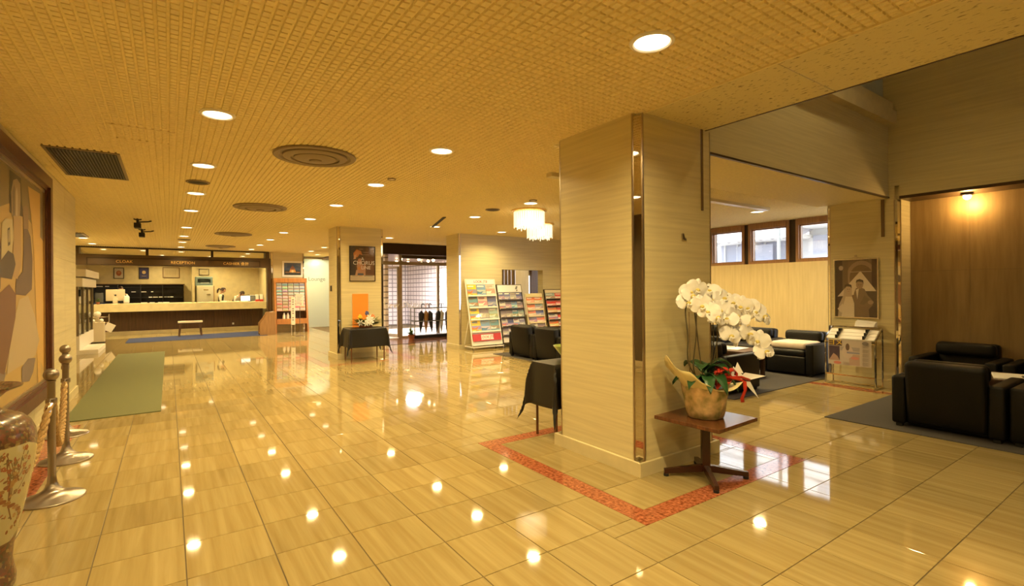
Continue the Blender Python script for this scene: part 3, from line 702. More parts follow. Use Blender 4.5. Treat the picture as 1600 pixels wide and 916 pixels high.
# chandeliers
def chandelier(x, y, label):
    t = thing('chandelier', label, 'chandelier', (x, y, H))
    part('ceiling_plate', MB().lathe([(.30, -.010), (.30, -.03), (.27, -.045), (.2, -.045)], 36), 'brass', t)
    part('lamp_core', MB().lathe([(1e-6, -.06), (.16, -.06), (.17, -.12), (.15, -.25), (1e-6, -.26)], 24), 'crystal_lit', t)
    rods = MB()
    for ring, (r, n, l) in enumerate(((.255, 40, .24), (.20, 30, .27))):
        for k in range(n):
            a = 2 * pi * k / n; rods.tube([(r * cos(a), r * sin(a), -.045), (r * cos(a), r * sin(a), -.045 - l - .03 * (k % 4 == 0))], .0085, 5)
    kind_stuff(part('crystal_rods', rods, 'crystal_rod', t))
chandelier(5.02, 6.75, 'nearer crystal drum chandelier over the lounge edge'); chandelier(6.25, 8.05, 'farther crystal drum chandelier over the lounge edge')

# bright lamp inside the right alcove
t = thing('wall_washer', 'bright lamp under the soffit washing the brown alcove wall', 'lamp', (8.42, 1.93, 2.60))
part('housing', MB().lathe([(.06, 0), (.07, -.02), (.06, -.035), (.045, -.03)], 20), 'brass_dim', t); part('lens', MB().ball((0, 0, -.045), .042, 14, 8), 'bulb', t)
ld = bpy.data.lights.new('alcove_lamp', 'POINT'); ld.energy = 17; ld.color = (1, .60, .19); ld.shadow_soft_size = .05
lo = bpy.data.objects.new('alcove_lamp', ld); COL.objects.link(lo); lo.location = (0.02, 0, -.13); lo.parent = t
# bare bulbs of the entrance canopy
bulbs = [(4.75, 15.0), (5.35, 15.2), (5.95, 14.7), (6.15, 15.2), (6.55, 14.7), (7.15, 14.9), (7.2, 15.4), (6.4, 16.2), (5.6, 16.4), (5.1, 16.6), (6.9, 16.4), (7.5, 16.6), (4.7, 16.2)]
for n, (x, y) in enumerate(bulbs):
    t = thing('globe_bulb', 'bare glowing globe bulb of the entrance canopy', 'light bulb', (x, y, 2.459), 0, 'globe bulbs of the entrance canopy')
    part('socket', MB().lathe([(.03, 0), (.028, -.04), (1e-6, -.04)], 10), 'brass_dim', t); part('globe', MB().ball((0, 0, -.075), .042, 12, 8), 'bulb', t)
for x in (5.3, 6.9):
    ld = bpy.data.lights.new('canopy_fill', 'AREA'); ld.shape = 'DISK'; ld.size = .5; ld.energy = 330; ld.color = (1, .88, .84)  # area fill without a fixture, added to brighten the vestibule beyond the bulbs
    lo = bpy.data.objects.new('canopy_fill', ld); COL.objects.link(lo); lo.location = (x, 16.0, 2.35)

# ================================================================== LEFT FOREGROUND
# oil painting on the left wall
px_, y0p, y1p, z0p, z1p = -1.084, 4.22, 7.13, .36, 2.62
t = thing('oil_painting', 'large framed oil painting of pale figures on the left wall', 'painting', (px_, (y0p + y1p) / 2, (z0p + z1p) / 2), pi / 2)
w2, h2 = (y1p - y0p) / 2, (z1p - z0p) / 2
# local x runs along +Y of the room, local -Y looks into the room
def frame_rect(mb, w, h, t_, d0, d1):
    mb.box(-w, w, -d1, -d0, h - t_, h).box(-w, w, -d1, -d0, -h, -h + t_).box(-w, -w + t_, -d1, -d0, -h + t_, h - t_).box(w - t_, w, -d1, -d0, -h + t_, h - t_); return mb
part('outer_frame', frame_rect(MB(), w2, h2, .11, 0, .075), 'frame_brown', t, smooth=False)
part('inner_fillet', frame_rect(MB(), w2 - .11, h2 - .11, .035, 0, .05), 'frame_brown', t, smooth=False)
part('gilt_slip', frame_rect(MB(), w2 - .145, h2 - .145, .028, 0, .035), 'brass_dim', t, smooth=False)
P = Print(.0); W_, H_ = w2 - .173, h2 - .173
P.cur = (.42, .28, .09); P.d = .02; P.quad((-W_, -.02, -H_), (W_, -.02, -H_), (W_, -.02, H_), (-W_, -.02, H_))
P.poly([(-W_, -H_), (W_, -H_), (W_, -H_ + .5), (.4, -H_ + .75), (-.5, -H_ + .5), (-W_, -H_ + .9)], (.44, .30, .10)); P.poly([(W_ - .35, -H_ + .3), (W_, -H_ + .1), (W_, H_), (W_ - .25, H_ - .3)], (.55, .34, .09))
P.poly([(-W_, H_ - .1), (-W_, H_ - .6), (.2, H_ - .25), (W_, H_ - .5), (W_, H_), (-W_, H_)], (.20, .15, .06))
ART = [((.55, .34, .085), [(.629, .907), (1.15, .922), (1.103, -.984), (.987, -.967), (.907, -.091), (.819, .461)]),
    ((.07, .055, .025), [(-.02, .93), (.36, .93), (.42, .60), (-.02, .58)]), ((.055, .04, .02), [(-.5, -.2), (-.17, -.245), (-.144, -.446), (-.5, -.54)]),
    ((.12, .075, .045), [(.442, .494), (.567, .53), (.714, .451), (.79, .244), (.748, -.043), (.497, -.1), (.142, -.088), (.162, .04), (.392, .111), (.436, .314)]),
    ((.24, .15, .07), [(.43, .682), (.525, .718), (.622, .709), (.635, .514), (.442, .494)]), ((.42, .33, .19), [(.268, -.132), (.594, -.101), (.846, -.283), (1.061, -.541), (.886, -.673), (.573, -.709), (.206, -.709), (-.153, -.724), (.011, -.376)]),
    ((.20, .15, .12), [(.338, -.726), (.574, -.675), (.885, -.702), (.773, -.827), (.617, -.888), (.333, -.857)]), ((.16, .075, .03), [(-.381, -.086), (-.056, -.006), (.158, -.088), (.136, -.278), (-.032, -.496), (-.225, -.714), (-.397, -.672)]),
    ((.43, .36, .20), [(-.262, .469), (-.153, .515), (.063, .533), (.091, .394), (.03, .244), (-.163, .172), (-.292, .146)]), ((.36, .24, .11), [(.096, .562), (.353, .584), (.34, .175), (.213, .041), (.048, .058), (.091, .394)]),
    ((.07, .05, .03), [(-.374, .142), (-.086, .267), (.086, .247), (.15, .166), (.024, .037), (-.377, .047)]), ((.30, .22, .12), [(.04, .555), (.022, .76), (.089, .865), (.215, .899), (.327, .876), (.341, .747), (.3, .588)]),
    ((.16, .12, .08), [(.07, .56), (.06, .76), (.12, .84), (.15, .80), (.14, .58)]), ((.42, .34, .22), [(.17, .58), (.17, .78), (.21, .83), (.24, .76), (.22, .58)]), ((.06, .05, .04), [(-.10, .44), (-.03, .46), (-.02, .32), (-.09, .30)]), ((.40, .33, .2), [(-.08, .43), (-.045, .44), (-.04, .34), (-.075, .33)])]
for sh in (-1.05, 0):   # the left half repeats the rhythm of the figures
    for c_, pts in ART:
        if sh and c_ == (.55, .34, .085): continue
        P.poly([(max(-W_, min(W_, x + sh)), z) for x, z in pts], c_)
part('canvas', P, 'oil_paint', t, smooth=False)

# porcelain vase
t = thing('porcelain_vase', 'tall ornate porcelain vase with cream flower panel', 'vase', (-.785, 3.365, 0), 0)
prof = [(.150, 0), (.162, .01), (.165, .05), (.158, .09), (.152, .13), (.158, .20), (.175, .28), (.192, .36), (.208, .44), (.222, .52), (.234, .59), (.241, .65), (.243, .70), (.238, .745), (.222, .785), (.195, .815), (.155, .835), (.122, .848), (.108, .865), (.104, .885), (.112, .91), (.135, .935), (.17, .952), (.192, .96), (.194, .967), (.186, .968), (.13, .945), (.10, .90)]
fine = []
for (a, b) in zip(prof[:-1], prof[1:]):
    for q in range(2): fine.append((a[0] + (b[0] - a[0]) * q / 2, a[1] + (b[1] - a[1]) * q / 2))
fine.append(prof[-1])
part('vase_body', MB().lathe(fine, 72), 'vase_glaze', t, smooth=True, ang=60)
def on_vase(ang, z, off=.0015):
    for (r1, z1), (r2, z2) in zip(fine[:-1], fine[1:]):
        if z1 <= z <= z2 and z2 > z1: r = r1 + (r2 - r1) * (z - z1) / (z2 - z1); break
    else: r = .2
    r += off; return (r * cos(ang), r * sin(ang), z)
def blob(mb, a, z, ra, rz, col, off=.0022, n=9, rot=0):
    mb.cur = col; mb.quad(*[on_vase(a + ra * cos(2 * pi * q / n) * cos(rot) - rz / .24 * sin(2 * pi * q / n) * sin(rot), z + ra * .24 * cos(2 * pi * q / n) * sin(rot) + rz * sin(2 * pi * q / n) * cos(rot), off) for q in range(n)])
dec = MB()
for pan in range(3):
    c0 = radians(-38) + pan * 2 * pi / 3
    pn = MB(); nA, nZ = 18, 26
    def edge(z):
        f = (z - .235) / (.70 - .235); return (.78 + .05 * sin(f * pi)) * min(1, (min(f, 1 - f) / .09) ** .5 if min(f, 1 - f) < .09 else 1)
    for i in range(nZ + 1):
        z = .235 + .465 * i / nZ; wA = max(.30, edge(z))
        for k in range(nA + 1): pn.v.append(on_vase(c0 - wA + 2 * wA * k / nA, z, .0012))
    for i in range(nZ):
        for k in range(nA): a = i * (nA + 1) + k; pn._f([a, a + 1, a + nA + 2, a + nA + 1])
    pn.c = [(.40, .35, .19)] * len(pn.f); part('cream_panel', pn, 'glazed', t, ang=60)
    rv2 = random.Random(11 + pan)
    def branch(a, z, ang, L, wd, depth):
        pts = [(a, z)]
        for q in range(5):
            ang += rv2.uniform(-.45, .45); a += cos(ang) * L / 5 / .24; z += sin(ang) * L / 5; z = min(.67, max(.26, z)); a = min(c0 + .68, max(c0 - .68, a)); pts.append((a, z))
        for (a1, z1), (a2, z2) in zip(pts[:-1], pts[1:]):
            dl = hypot((a2 - a1) * .24, z2 - z1) + 1e-6; na, nz = -(z2 - z1) / dl * wd / .24, (a2 - a1) * .24 / dl * wd
            dec.cur = (.15, .07, .03); dec.quad(on_vase(a1 - na, z1 - nz, .0018), on_vase(a1 + na, z1 + nz, .0018), on_vase(a2 + na, z2 + nz, .0018), on_vase(a2 - na, z2 - nz, .0018))
            for q in range(2):
                col = rv2.choice([(.26, .085, .035), (.18, .085, .035), (.33, .19, .07), (.15, .115, .05), (.30, .12, .05)])
                ca, cz = a2 + rv2.uniform(-.09, .09), min(.68, max(.255, z2 + rv2.uniform(-.02, .02)))
                if rv2.random() < .35:
                    for w_ in range(5): blob(dec, ca + .028 * cos(w_ * 1.257), cz + .0075 * sin(w_ * 1.257), .02, .005, col)
                else: blob(dec, ca, cz, rv2.uniform(.025, .05), rv2.uniform(.003, .006), col, rot=rv2.uniform(0, 3))
        if depth:
            for (a1, z1) in pts[1:4]: branch(a1, z1, ang + rv2.choice([-1, 1]) * rv2.uniform(.5, 1.1), L * .6, wd * .6, depth - 1)
    branch(c0 - .45, .30, 1.2, .34, .004, 1); branch(c0 + .35, .30, 1.9, .38, .004, 1); branch(c0 + .0, .42, 1.4, .22, .003, 1)
    for q in range(16): blob(dec, c0 + .1 + .30 * sin(q * .4), .29 + q * .016, .10 - abs(q - 8) * .008, .010, [(.20, .075, .03), (.27, .14, .05)][q % 2])
kind_stuff(part('painted_flowers', dec, 'glazed', t, smooth=False))

# stanchions and ropes
t0 = thing('rope_stanchion', 'nearest brushed steel rope stanchion in front of the painting', 'stanchion', (-.667, 4.60, 0), 0, 'steel rope stanchions')
part('base', MB().lathe([(1e-6, 0), (.178, 0), (.180, .006), (.176, .012), (.12, .030), (.07, .052), (.042, .078), (.028, .115), (.0225, .16)], 40), 'steel', t0)
part('post', MB().lathe([(.0225, .155), (.0225, .80), (.026, .803), (.026, .812), (.016, .816)], 20), 'steel', t0)
part('finial', MB().ball((0, 0, .852), .044, 20, 12), 'steel', t0)
part('rope_hook', MB().lathe([(.030, .655), (.032, .66), (.032, .685), (.030, .69)], 16).tube([(-.03, 0, .675), (-.055, 0, .685), (-.06, 0, .665)], .006, 6).tube([(.03, 0, .675), (.055, 0, .685), (.06, 0, .665)], .006, 6), 'steel', t0)
t0.rotation_euler = (0, 0, pi / 2)
dup(t0, (-.722, 5.60, 0), pi / 2, 'middle brushed steel rope stanchion in front of the painting'); dup(t0, (-.85, 6.58, 0), pi / 2, 'farthest brushed steel rope stanchion by the green carpet'); dup(t0, (-.885, 3.71, 0), pi / 2, 'steel rope stanchion hidden behind the porcelain vase')
def rope(a, b, sag, label):
    a, b = Vector(a), Vector(b); n = 60
    c = [a.lerp(b, i / n) - Vector((0, 0, sag * (1 - (2 * i / n - 1) ** 2))) for i in range(n + 1)]
    L = sum((c[i + 1] - c[i]).length for i in range(n)); t = thing('barrier_rope', label, 'rope', a)
    for k in range(3):
        s = 0; pts = []
        for i in range(n * 2):
            f = i / 2; q = int(f); p = c[q].lerp(c[min(q + 1, n)], f - q); tg = (c[min(q + 1, n)] - c[max(q - 1, 0)]).normalized()
            u = tg.cross(Vector((1, 0, 0))).normalized(); v = tg.cross(u); an = i / (n * 2) * L / .11 * 2 * pi + k * 2 * pi / 3
            pts.append(p + (u * cos(an) + v * sin(an)) * .0115 - a)
        part('rope_strand', MB().tube(pts, .0125, 6), 'rope', t)
    for e, o in ((c[0], c[2]), (c[n], c[n - 2])): part('end_ferrule', MB().tube([e - a, o - a], .019, 10), 'chrome', t)
rope((-.667, 4.66, .665), (-.722, 5.54, .665), .40, 'twisted tan rope looping between the nearest and middle stanchions')
rope((-.667, 4.54, .665), (-.885, 3.77, .665), .44, 'twisted tan rope hanging behind the porcelain vase')

# carpets
tag(link('runner_carpet', MB().slab(-.96, -.085, 7.2, 14.35, .0006, .012, .004).mesh('runner_carpet', 'carpet_green', False)), 'long green carpet runner along the left wall', 'carpet')
tag(link('blue_mat', MB().hexa([(-1.0, 17.4, .0006), (2.6, 17.6, .0006), (-1.0, 19.0, .0006), (2.6, 19.6, .0006), (-1.0, 17.4, .010), (2.6, 17.6, .010), (-1.0, 19.0, .010), (2.6, 19.6, .010)]).mesh('blue_mat', 'carpet_blue', False)), 'long dark blue mat in front of the reception desk', 'mat')
tag(link('lounge_carpet', MB().slab(5.83, 10.08, 3.56, 9.2, -.003, .009, .004).mesh('lounge_carpet', 'carpet_grey', False)), 'grey carpet under the lounge armchairs by the windows', 'carpet')
tag(link('alcove_carpet', MB().slab(5.83, 8.59, -2.2, 2.52, -.003, .009, .004).mesh('alcove_carpet', 'carpet_grey', False)), 'grey carpet under the dark alcove armchairs', 'carpet')

# ================================================================== ORCHID AND SIDE TABLE
TC = (3.285, 2.24); ANG = radians(-132)
t = thing('side_table', 'low square reddish wooden table beside the large column', 'table', (TC[0], TC[1], 0), ANG)
bm = bmesh.new(); hs = .262
V = [bm.verts.new((x * hs, y * hs, z)) for z in (.425, .452) for x, y in ((-1, -1), (1, -1), (1, 1), (-1, 1))]
mb = MB(); mb.hexa([(V[i].co.x, V[i].co.y, V[i].co.z) for i in (0, 1, 3, 2, 4, 5, 7, 6)]).xf(Matrix.Rotation(pi / 4, 4, 'Z')); bm.free()
o = part('table_top', mb, 'wood_red', t, smooth=False)
bv = o.modifiers.new('bevel', 'BEVEL'); bv.width = .004; bv.segments = 2
part('pedestal', MB().box(-.028, .028, -.028, .028, .055, .425), 'wood_red_dark', t, smooth=False)
part('top_bracket', MB().box(-.20, .20, -.018, .018, .405, .4245).box(-.018, .018, -.2, .2, .4052, .4244), 'wood_red', t, smooth=False)
for k in range(4):
    mk = MB().hexa([(.02, -.019, .045), (.30, -.015, .018), (.02, .019, .045), (.30, .015, .018), (.02, -.019, .095), (.30, -.015, .052), (.02, .019, .095), (.30, .015, .052)]).xf(Matrix.Rotation(k * pi / 2, 4, 'Z'))
    lg = part('foot', mk, 'wood_red_dark', t, smooth=False)
    part('glide', MB().lathe([(.02, 0), (.02, .02)], 10, (.285 * cos(k * pi / 2), .285 * sin(k * pi / 2), 0)), 'black_plastic', lg)

oz = .4522; OX, OY = TC
t = thing('potted_orchid', 'white moth orchid in a gold wrapped pot on low table', 'potted plant', (OX, OY, oz))
n = 48; pot = MB(); prof = [(.112, 0.0), (.126, .006), (.136, .05), (.147, .11), (.157, .17), (.165, .225), (.167, .245)]
rp = random.Random(3)
for i, (r, z) in enumerate(prof):
    for k in range(n):
        a = 2 * pi * k / n; rr_ = r * (1 + .022 * sin(5 * a + z * 14) + .02 * sin(9 * a - z * 26) + .008 * sin(23 * a + z * 40)) ; pot.v.append((rr_ * cos(a), rr_ * sin(a), z + (.012 * sin(4 * a) if i == len(prof) - 1 else 0)))
for i in range(len(prof) - 1):
    for k in range(n): k2 = (k + 1) % n; pot._f([i * n + k, i * n + k2, (i + 1) * n + k2, (i + 1) * n + k])
pot._f(list(range(n))[::-1])
part('wrapped_pot', pot, 'gold_wrap', t, ang=70)
# paper collar: wavy ring with two tall flares (left-back and right-front)
L_DIR = Vector((-.823, .568, 0)); R_DIR = -L_DIR; N_DIR = Vector((-.568, -.823, 0))   # left, right, towards the viewer
col = MB(); n = 64
rows = 5
for i in range(rows):
    f = i / (rows - 1)
    for k in range(n):
        a = 2 * pi * k / n; d = Vector((cos(a), sin(a), 0)); dl = max(0, d.dot((L_DIR + N_DIR * .15).normalized())) ** 2.0; dr = max(0, d.dot((R_DIR + N_DIR * .5).normalized())) ** 8
        r = .158 + f * (.030 + .125 * dl + .085 * dr + .014 * sin(7 * a)); z = .225 + f * (.022 + .20 * dl + .022 * sin(11 * a + 2) * dl + .03 * dr + .012 * sin(5 * a + 1)) - .02 * f * max(0, d.dot(N_DIR))
        col.v.append((r * cos(a), r * sin(a), z))
for i in range(rows - 1):
    for k in range(n): k2 = (k + 1) % n; col._f([i * n + k, i * n + k2, (i + 1) * n + k2, (i + 1) * n + k])
o = part('paper_collar', col, 'yellow_paper', t, ang=80); sm = o.modifiers.new('thick', 'SOLIDIFY'); sm.thickness = .0015
part('potting_moss', MB().lathe([(.158, .215), (.1, .235), (1e-6, .24)], 24), 'fern', t)
def leaf_mesh(L, wd, droop, seg=8):
    mb = MB()
    for i in range(seg + 1):
        f = i / seg; wv = wd * sin(pi * (f * .93 + .06)) ** .7; x = L * f; z = .10 * sin(pi * f * .8) * L / .25 - droop * f * f
        mb.v += [(x, -wv, z + .02), (x, 0, z), (x, wv, z + .02)]
    for i in range(seg):
        for q in range(2): a = i * 3 + q; mb._f([a, a + 3, a + 4, a + 1])
    return mb
for k, (ang, L, dz) in enumerate([(2.5, .22, .05), (3.3, .23, .07), (3.9, .22, .10), (4.4, .22, .12), (5.2, .21, .13), (5.9, .23, .09), (.4, .21, .05), (1.4, .19, .02), (4.8, .17, .04), (3.6, .16, .02), (5.5, .17, .03)]):
    o = part('orchid_leaf', leaf_mesh(L, .052, dz), 'leaf', t, (0.02 * cos(ang), .02 * sin(ang), .235 + .012 * k), (0, 0, ang), ang=60); o.modifiers.new('thick', 'SOLIDIFY').thickness = .003
# blossoms; u = metres right of the pot axis, v = height above the table, d = towards the viewer
blos = [(-.135, .855, .02, 0), (-.04, .955, -.03, 1), (.06, .935, -.05, 1), (.14, .885, -.02, 1), (.275, .825, 0, 0), (.42, .745, .03, 0), (.365, .78, .02, 1),
        (-.045, .835, .06, 0), (.045, .745, .10, 0), (-.005, .79, .09, 1), (.075, .875, -.04, 1), (.14, .73, .06, 1), (.155, .615, .09, 0), (.175, .79, -.05, 1), (.255, .72, .0, 0),
        (.30, .625, .05, 0), (.365, .575, .07, 0), (.40, .495, .09, 0), (.215, .85, -.02, 1), (.115, .80, .02, 1), (-.10, .90, .0, 1), (.325, .81, .0, 1), (.215, .76, .03, 1), (.19, .66, -.02, 1), (-.085, .93, -.05, 1)]
def blossom_mesh(seed):
    r = random.Random(seed); mb = MB()
    def petal(ang, L, wd, lift, zoff):
        b = len(mb.v); seg = 6
        for i in range(seg + 1):
            f = i / seg; wv = wd * (sin(pi * min(1, f * .86 + .10)) ** .6) * (0.98 if i < seg else .5); rr2 = L * f
            for q in (-1, -.5, 0, .5, 1):
                y = lift * f * f + .006 * abs(q) - zoff + .004 * sin(q * 4 + f * 6 + ang)
                lx = q * wv; lz = rr2
                mb.v.append((lx * cos(ang) + lz * sin(ang), y, -lx * sin(ang) + lz * cos(ang)))
        for i in range(seg):
            for q in range(4): a = b + i * 5 + q; mb._f([a, a + 5, a + 6, a + 1])
    for a in (0, 2.15, -2.15): petal(a, .056, .022, .010, 0)
    for a in (1.45, -1.45): petal(a, .064, .042, .006, .005)
    return mb
bl_me = [blossom_mesh(s).mesh('blossom', 'petal', True, 80) for s in (1, 2)]
lip_me = MB().ball((0, -.014, -.010), .012, 10, 6, (1, 1.2, .9)).mesh('lip', 'petal_lip')
lip2 = MB()
for a in (2.7, -2.7, pi):
    c = Vector((sin(a), 0, cos(a)))
    lip2.tube([(0, -.012, -.006), tuple(c * .018 + Vector((0, -.022, -.004))), tuple(c * .026 + Vector((0, -.012, -.012)))], [.006, .007, .002], 6)
lip2_me = lip2.mesh('lip', 'petal')
facing = math.atan2(.568, .823)
bpos = []
for k, (u, v, d, m) in enumerate(blos):
    p = R_DIR * u + N_DIR * d + Vector((0, 0, v)); bpos.append(p)
    o = link('blossom', bl_me[m], t, p, (radians(-12 + 18 * sin(k * 2.1)), radians(16 * sin(k * 1.7)), -facing + .55 * sin(k * 2.6 + .4)))
    o.scale = (1.36,) * 3
    link('lip', lip_me, o); link('lip', lip2_me, o)
for (u, v, d) in ((.21, .565, .06), (.205, .545, .06), (.455, .70, .03), (.18, .58, .05)):
    part('flower_bud', MB().ball((0, 0, 0), .017, 10, 6, (1, 1, 1.3)), 'petal', t, R_DIR * u + N_DIR * d + Vector((0, 0, v)))
def st(pts, nm='flower_stem', r=.0048, m='stem'):
    P = [R_DIR * u + N_DIR * d + Vector((0, 0, v)) for u, v, d in pts]; Q = []
    for i in range(len(P) - 1):   # catmull
        p0, p1, p2, p3 = P[max(0, i - 1)], P[i], P[i + 1], P[min(len(P) - 1, i + 2)]
        for q in range(6):
            s = q / 6; Q.append(.5 * ((2 * p1) + (p2 - p0) * s + (2 * p0 - 5 * p1 + 4 * p2 - p3) * s * s + (3 * p1 - p0 - 3 * p2 + p3) * s ** 3))
    Q.append(P[-1]); part(nm, MB().tube(Q, r, 7), m, t)
st([(.0, .22, .0), (-.03, .40, 0), (-.05, .60, -.01), (-.06, .88, -.05), (-.02, .97, -.06), (.10, .95, -.07), (.26, .86, -.03), (.43, .74, 0)])
st([(-.02, .22, .02), (-.13, .40, .03), (-.135, .60, .03), (-.14, .80, 0), (-.10, .87, .03), (-.03, .82, .04), (.05, .75, .07), (.13, .72, .06)])
st([(.02, .22, -.01), (.06, .45, -.01), (.07, .62, -.01), (.07, .80, -.02), (.14, .85, -.06), (.22, .77, -.05), (.31, .63, .02), (.40, .50, .06)])
st([(.0, .22, .0), (.05, .38, .02), (.075, .55, .04), (.07, .70, .06)]); st([(-.03, .22, .03), (-.095, .36, .03), (-.075, .60, .03), (-.07, .80, .03)])
st([(.02, .22, .02), (.075, .42, .03), (.085, .60, .03), (.14, .66, .06)])
st([(-.115, .23, .01), (-.115, .50, .01), (-.115, .78, .0)], 'support_stick', .003, 'slot_dark'); st([(.035, .23, .01), (.035, .50, .01), (.035, .72, .02)], 'support_stick', .003, 'slot_dark')
# ribbon bow
rb = MB()
def ribbon(pts, wd):
    P = [R_DIR * u + N_DIR * d + Vector((0, 0, v)) for u, v, d in pts]; b = len(rb.v)
    for i, p in enumerate(P):
        tg = (P[min(i + 1, len(P) - 1)] - P[max(i - 1, 0)]).normalized(); s = tg.cross(Vector((0, 0, 1)).cross(tg) if abs(tg.z) > .9 else Vector((0, 0, 1))).normalized()
        s = (s * .5 + Vector((0, 0, 1)) * .8).normalized() if abs(tg.z) < .7 else (s * .4 + R_DIR).normalized()
        rb.v += [tuple(p + s * wd), tuple(p - s * wd)]
    for i in range(len(P) - 1): a = b + 2 * i; rb._f([a, a + 2, a + 3, a + 1])
def loop(cu, cv, cd, ru, rv_, wd, ph, dd):
    ribbon([(cu + ru * cos(2 * pi * i / 14 + ph), cv + rv_ * sin(2 * pi * i / 14 + ph), cd + dd * sin(2 * pi * i / 14)) for i in range(15)], wd)
loop(.095, .33, .10, .045, .045, .014, 0, .03); loop(.155, .325, .09, .05, .04, .014, 1, .03); loop(.05, .31, .12, .03, .055, .014, .5, .02); loop(.12, .30, .12, .04, .03, .014, 2, .03); loop(.07, .35, .08, .03, .03, .014, 2, .03)
ribbon([(.11, .31, .12), (.19, .30, .12), (.24, .28, .12), (.245, .22, .12), (.22, .16, .12), (.225, .13, .12)], .013); ribbon([(.11, .31, .12), (.06, .27, .14), (.02, .24, .16)], .013); ribbon([(.13, .31, .12), (.22, .31, .11), (.29, .285, .10)], .012)
o = part('ribbon_bow', rb, 'ribbon_red', t, ang=80); o.modifiers.new('thick', 'SOLIDIFY').thickness = .001
ws = MB()
for pts in ([(.19, .33, .05), (.26, .33, .06), (.225, .41, .04)], [(.22, .29, .07), (.27, .335, .06), (.42, .31, .07), (.30, .285, .08)], [(.24, .28, .08), (.30, .27, .08), (.36, .15, .08)], [(.16, .29, .06), (.19, .38, .05), (.26, .31, .07)]):
    ws.quad(*[tuple(R_DIR * u + N_DIR * d + Vector((0, 0, v))) for u, v, d in pts])
o = part('white_bow', ws, 'paper', t, smooth=False, label='pale paper ribbon tails'); o.modifiers.new('thick', 'SOLIDIFY').thickness = .001

# ================================================================== ARMCHAIRS
def armchair(name, label, loc, rz, group, cushion=False):
    """front looks along local +X, back at -X; footprint about .78 x .80"""
    t = thing(name, label, 'armchair', loc, rz, group)
    part('seat_base', add_rbox(MB(), .02, 0, .03, .74, .60, .27, .02), 'leather', t)
    part('seat_cushion', add_rbox(MB(), .06, 0, .285, .62, .575, .12, .04), 'leather', t)
    M = Matrix.Rotation(radians(-7), 4, 'Y')
    part('backrest', add_rbox(MB(), -.30, 0, .05, .15, .60, .615, .04, 3, M), 'leather', t)
    part('lumbar_roll', add_rbox(MB(), -.215, 0, .50, .13, .59, .17, .055, 4, M), 'leather', t)
    for s in (-1, 1): part('arm', add_rbox(MB(), 0, s * .36, .03, .78, .115, .475, .025), 'leather', t)
    for sx_ in (-.34, .34):
        for sy_ in (-.36, .36): part('foot', MB().box(sx_ - .025, sx_ + .025, sy_ - .025, sy_ + .025, 0, .032), 'black_plastic', t, smooth=False)
    return t
FZ = .0095
A0 = armchair('lounge_armchair', 'black armchair with back to the lobby, nearest the brochure racks', (6.31, 8.30, FZ), 0, 'black leather armchairs')
dup(A0, (6.31, 7.47, FZ), 0, 'black armchair with back to the lobby, left of the large column edge')
dup(A0, (6.32, 4.13, FZ), 0, 'black armchair nearest the orchid pot facing the windows')
dup(A0, (6.32, 4.96, FZ), 0, 'black armchair facing the windows, mostly hidden behind the column')
B0 = dup(A0, (8.55, 4.10, FZ), pi, 'black armchair carrying a pale seat cushion under the windows')
dup(A0, (8.62, 4.96, FZ), pi, 'black armchair left of the one with a pale cushion')
dup(A0, (8.62, 5.80, FZ), pi, 'black armchair facing the lobby, behind the orchid blossoms')
dup(A0, (6.40, 1.555, FZ), 0, 'dark armchair seen from behind at the alcove carpet corner')
dup(A0, (6.42, .70, FZ), 0, 'dark armchair seen from behind at the right picture edge')
dup(A0, (8.16, 1.95, FZ), pi, 'dark armchair against the brown alcove wall beside the column')
dup(A0, (8.16, 1.08, FZ), pi, 'dark armchair against the alcove wall at the right picture edge')
t = thing('seat_pad', 'pale striped cushion on the black armchair seat', 'cushion', (8.50, 4.10, FZ + .402), pi)
part('pad', add_rbox(MB(), 0, 0, 0, .57, .56, .115, .05, 4), 'pale_cushion', t)
part('stripe', MB().box(-.1, -.09, -.22, .22, .112, .116).box(.0, .01, -.22, .22, .112, .116).box(.1, .11, -.22, .22, .112, .116), 'paper_cream', t, smooth=False)
def coffee_table(label, loc, lx, ly):
    t = thing('coffee_table', label, 'table', loc)
    part('table_top', MB().slab(-lx, lx, -ly, ly, .40, .43, .004), 'wood_dark', t, smooth=False)
    part('apron', MB().box(-lx + .03, lx - .03, -ly + .03, ly - .03, .33, .3995), 'wood_dark', t, smooth=False)
    for sx_ in (-1, 1):
        for sy_ in (-1, 1): part('leg', MB().box(sx_ * (lx - .05) - .025, sx_ * (lx - .05) + .025, sy_ * (ly - .05) - .025, sy_ * (ly - .05) + .025, 0, .3299), 'wood_dark', t, smooth=False)
coffee_table('low dark table between the lounge armchairs', (7.42, 4.62, FZ), .33, .45); coffee_table('low dark table between the alcove armchairs', (7.35, 1.36, FZ), .32, .48)
Z_ = FZ + .4302
for n, (x, y, r) in enumerate(((7.42, 4.52, .1), (7.38, 4.78, -.25))):
    o = tag(link('magazine', MB().slab(-.2, .2, -.14, .14, 0, .008, .001).mesh('magazine', 'paper', False), None, (x, y, Z_), (0, 0, r)), ('white magazine nearer the window armchair on low table', 'white magazine nearer the brochure racks on low table')[n], 'magazine')
t = thing('brochure', 'white brochure with red and black print on alcove table', 'brochure', (7.32, 1.33, Z_), .25)
part('pages', MB().slab(-.22, .22, -.15, .15, 0, .012, .002), 'paper', t, smooth=False)
p = Print(); p.ell(-.14, -.09, .03, .03, (.6, .05, .04)); p.ell(-.14, -.09, .018, .018, (.84, .8, .74)); p.rect(-.08, -.02, -.11, -.07, (.05, .05, .05)); p.rect(-.005, .05, -.11, -.07, (.05, .05, .05)); p.rect(.06, .1, -.10, -.08, (.05, .05, .05))
part('print', p, 'print', t, (0, 0, .0121), (-pi / 2, 0, 0), smooth=False)

